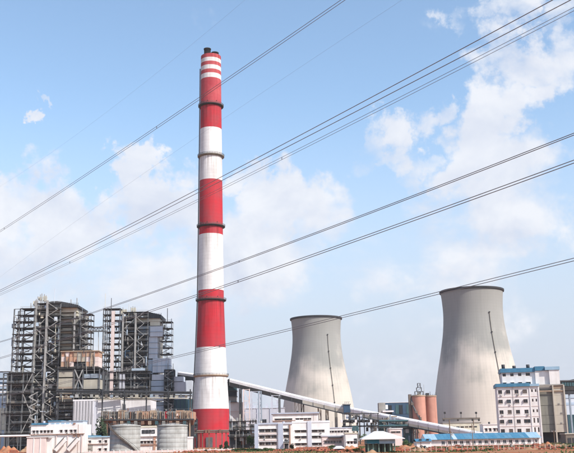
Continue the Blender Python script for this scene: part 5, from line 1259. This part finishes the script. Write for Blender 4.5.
def scrub():
    """weeds and dry grass over the waste ground: nobody could count it"""
    q = random.Random(77); v = []; f = []; cl = [(q.uniform(-150, 150), q.uniform(215, 480), q.uniform(3, 14)) for _ in range(95)]
    for _ in range(15000):
        c = q.choice(cl); x = q.gauss(c[0], c[2]); y = q.gauss(c[1], c[2] * 1.4)
        if y < 205 or y > 520: continue
        h = q.uniform(.10, .40) * (1.5 if c[2] < 6 else .9); a = q.uniform(0, 6.28); w = q.uniform(.12, .4); dx, dy = math.cos(a) * w, math.sin(a) * w; l = q.uniform(-.3, .3); i = len(v)
        v += [(x - dx, y - dy, -.1), (x + dx, y + dy, -.1), (x + dx * .4 + l, y + dy * .4 + l, h), (x - dx * .5 + l, y - dy * .5 - l, h * .8)]; f.append((i, i + 1, i + 2, i + 3))
    single('scrub', mesh('scrub', v, f, 'leaf_b'), 'green weeds and scrub on the red waste ground', 'scrub', kind='stuff')
    # far wood along the horizon behind the plant
    v = []; f = []
    for _ in range(9000):
        x = q.uniform(-900, 900); y = q.uniform(1500, 1640); h = 7 + 3 * math.sin(x * .02) + 2 * math.sin(x * .071 + 1); z = q.uniform(0, h); s = q.uniform(1, 2.4)
        a = Vector((q.gauss(0, 1), q.gauss(0, 1), q.gauss(0, 1))).normalized(); b = a.orthogonal().normalized(); p = Vector((x, y, z)); i = len(v)
        v += [p - a * s, p + b * s, p + a * s, p - b * s]; f.append((i, i + 1, i + 2, i + 3))
    single('far_wood', mesh('far_wood', v, f, 'leaf_a'), 'distant belt of trees along the horizon', 'wood', kind='stuff')
def foreground():
    D = 292
    th = Thing('wire_fence', 'low wire fence on concrete posts along the right bottom edge', 'fence', at(490, D))
    for i in range(34):
        x = th.L(405 + 5.2 * i, 449, D).x; th.box('post', x - .08, x + .08, -.08, .08, 0, 1.5 + rnd.uniform(-.1, .1), 'conc_warm')
    for z in (.5, .95, 1.35): th.bar('wire', (th.L(405, 449, D).x, 0, z), (th.L(405 + 5.2 * 33, 449, D).x, 0, z), .035, 'steel')
    q = random.Random(9)
    for x, D, w, h, lab in ((398, 318, 2.6, 1.3, 'stack of red bricks right of the gate canopy'), (432, 330, 3.2, 1.2, 'stack of red bricks before the annex'), (458, 335, 2.4, 1.6, 'stack of red bricks before the blue roofed building'), (497, 330, 3.4, 1.1, 'long stack of red bricks below the office block'), (537, 320, 2.8, 1.7, 'tall stack of red bricks below the concrete bays'), (14, 455, 4.0, 2.2, 'stack of red bricks at the bottom left corner')):
        th = Thing('brick_stack', lab, 'brick stack', at(x, D), q.uniform(-.3, .3), 'stacks of bricks on the waste ground')
        nx, nz = int(w / .5), int(h / .25)
        for k in range(nz):
            for i in range(nx - (1 if k == nz - 1 else 0)):
                a = -w / 2 + i * .5 + (.12 if k % 2 else 0); th.box('brick', a, a + .46, q.uniform(-.05, .05), 1.2, k * .25, k * .25 + .235, 'brick_red' if q.random() < .8 else 'trim_brown')
    for x, D, mt, lab in ((372, 282, 'teal_paint', 'teal drum standing before the gate canopy'), (424.5, 345, 'blue_sheet', 'blue drum at the annex wall'), (549, 312, 'rust', 'rusty drum under the concrete bays'), (511, 345, 'conc', 'grey drum at the blue roofed building')):
        single_ = Thing('drum', lab, 'drum', at(x, D), 0, 'oil drums')
        single_.add('body', lathe('body', [(.01, 0), (.42, 0), (.42, .38), (.45, .40), (.42, .42), (.42, .78), (.45, .80), (.42, .82), (.42, 1.2), (.01, 1.2)], 20, mt, False)); single_.add('lid', lathe('lid', [(.36, 1.205), (.30, 1.23), (.01, 1.23)], 20, 'steel', False))
    for x, D, h, lab in ((236, 430, 8.5, 'thin street lamp right of the chimney foot'), (344, 420, 8.5, 'thin street lamp between the pink sheds and the cream house'), (388, 420, 8.5, 'thin street lamp behind the gate canopy'), (150, 412, 8.5, 'thin street lamp between the round tanks')):
        th = Thing('street_lamp', lab, 'street lamp', at(x, D), 0, 'street lamps'); th.bar('pole', (0, 0, 0), (0, 0, h), .16, 'steel_light', rnd_=True); th.bar('arm', (0, 0, h), (1.3, -.4, h + .3), .1, 'steel_light'); th.box('lamp_head', .9, 1.7, -.6, -.25, h + .2, h + .36, 'frame_white')
foreground()

def rubble():
    q = random.Random(31); v = []; f = []
    spots = [(3, 455, 5), (10, 465, 6), (20, 455, 6), (31, 450, 6), (345, 335, 5), (362, 330, 5), (398, 320, 6), (425, 310, 6), (440, 305, 6), (470, 300, 6), (492, 310, 6), (520, 305, 6), (545, 300, 6), (560, 310, 6), (300, 372, 5), (318, 372, 5), (215, 392, 5), (200, 392, 5)]
    for _ in range(2600):
        x, D, w = q.choice(spots); X = ux(x, D) + q.gauss(0, w); Y = D + q.gauss(0, 6); s_ = q.uniform(.12, .55); b = len(v)
        m = Matrix.Rotation(q.uniform(0, 6), 3, 'Z') @ Matrix.Rotation(q.uniform(-.6, .6), 3, 'X'); c = Vector((X, Y, s_ * q.uniform(0, .9)))
        for a in ((-1, -1, -1), (1, -1, -1), (1, 1, -1), (-1, 1, -1), (-1, -1, 1), (1, -1, 1), (1, 1, 1), (-1, 1, 1)): v.append(c + m @ Vector((a[0] * s_, a[1] * s_ * .6, a[2] * s_ * .5)))
        f += [tuple(b + k for k in t) for t in ((0, 3, 2, 1), (4, 5, 6, 7), (0, 1, 5, 4), (1, 2, 6, 5), (2, 3, 7, 6), (3, 0, 4, 7))]
    single('rubble', mesh('rubble', v, f, 'brick_red'), 'scattered red brick rubble on the waste ground', 'rubble', kind='stuff')
rubble()
scrub()
def haze():
    m = bpy.data.materials.new('haze_air'); m.use_nodes = True; t = m.node_tree; t.nodes.clear()
    o_ = t.nodes.new('ShaderNodeOutputMaterial'); v_ = t.nodes.new('ShaderNodeVolumePrincipled'); v_.inputs['Color'].default_value = (.93, .95, 1, 1); v_.inputs['Density'].default_value = .00005; v_.inputs['Anisotropy'].default_value = 0
    t.links.new(v_.outputs[0], o_.inputs['Volume']); MATS['haze_air'] = m
    x, y0, y1, z0, z1 = 9200, -6200, 12200, -1.2, 300
    v = [(-x, y0, z0), (x, y0, z0), (x, y1, z0), (-x, y1, z0), (-x, y0, z1), (x, y0, z1), (x, y1, z1), (-x, y1, z1)]
    o = single('haze', mesh('haze', v, [(0, 3, 2, 1), (4, 5, 6, 7), (0, 1, 5, 4), (1, 2, 6, 5), (2, 3, 7, 6), (3, 0, 4, 7)], 'haze_air'), 'thin pale dusty air over the plant', 'haze', kind='stuff')
haze()
print('objects', len(bpy.data.objects))
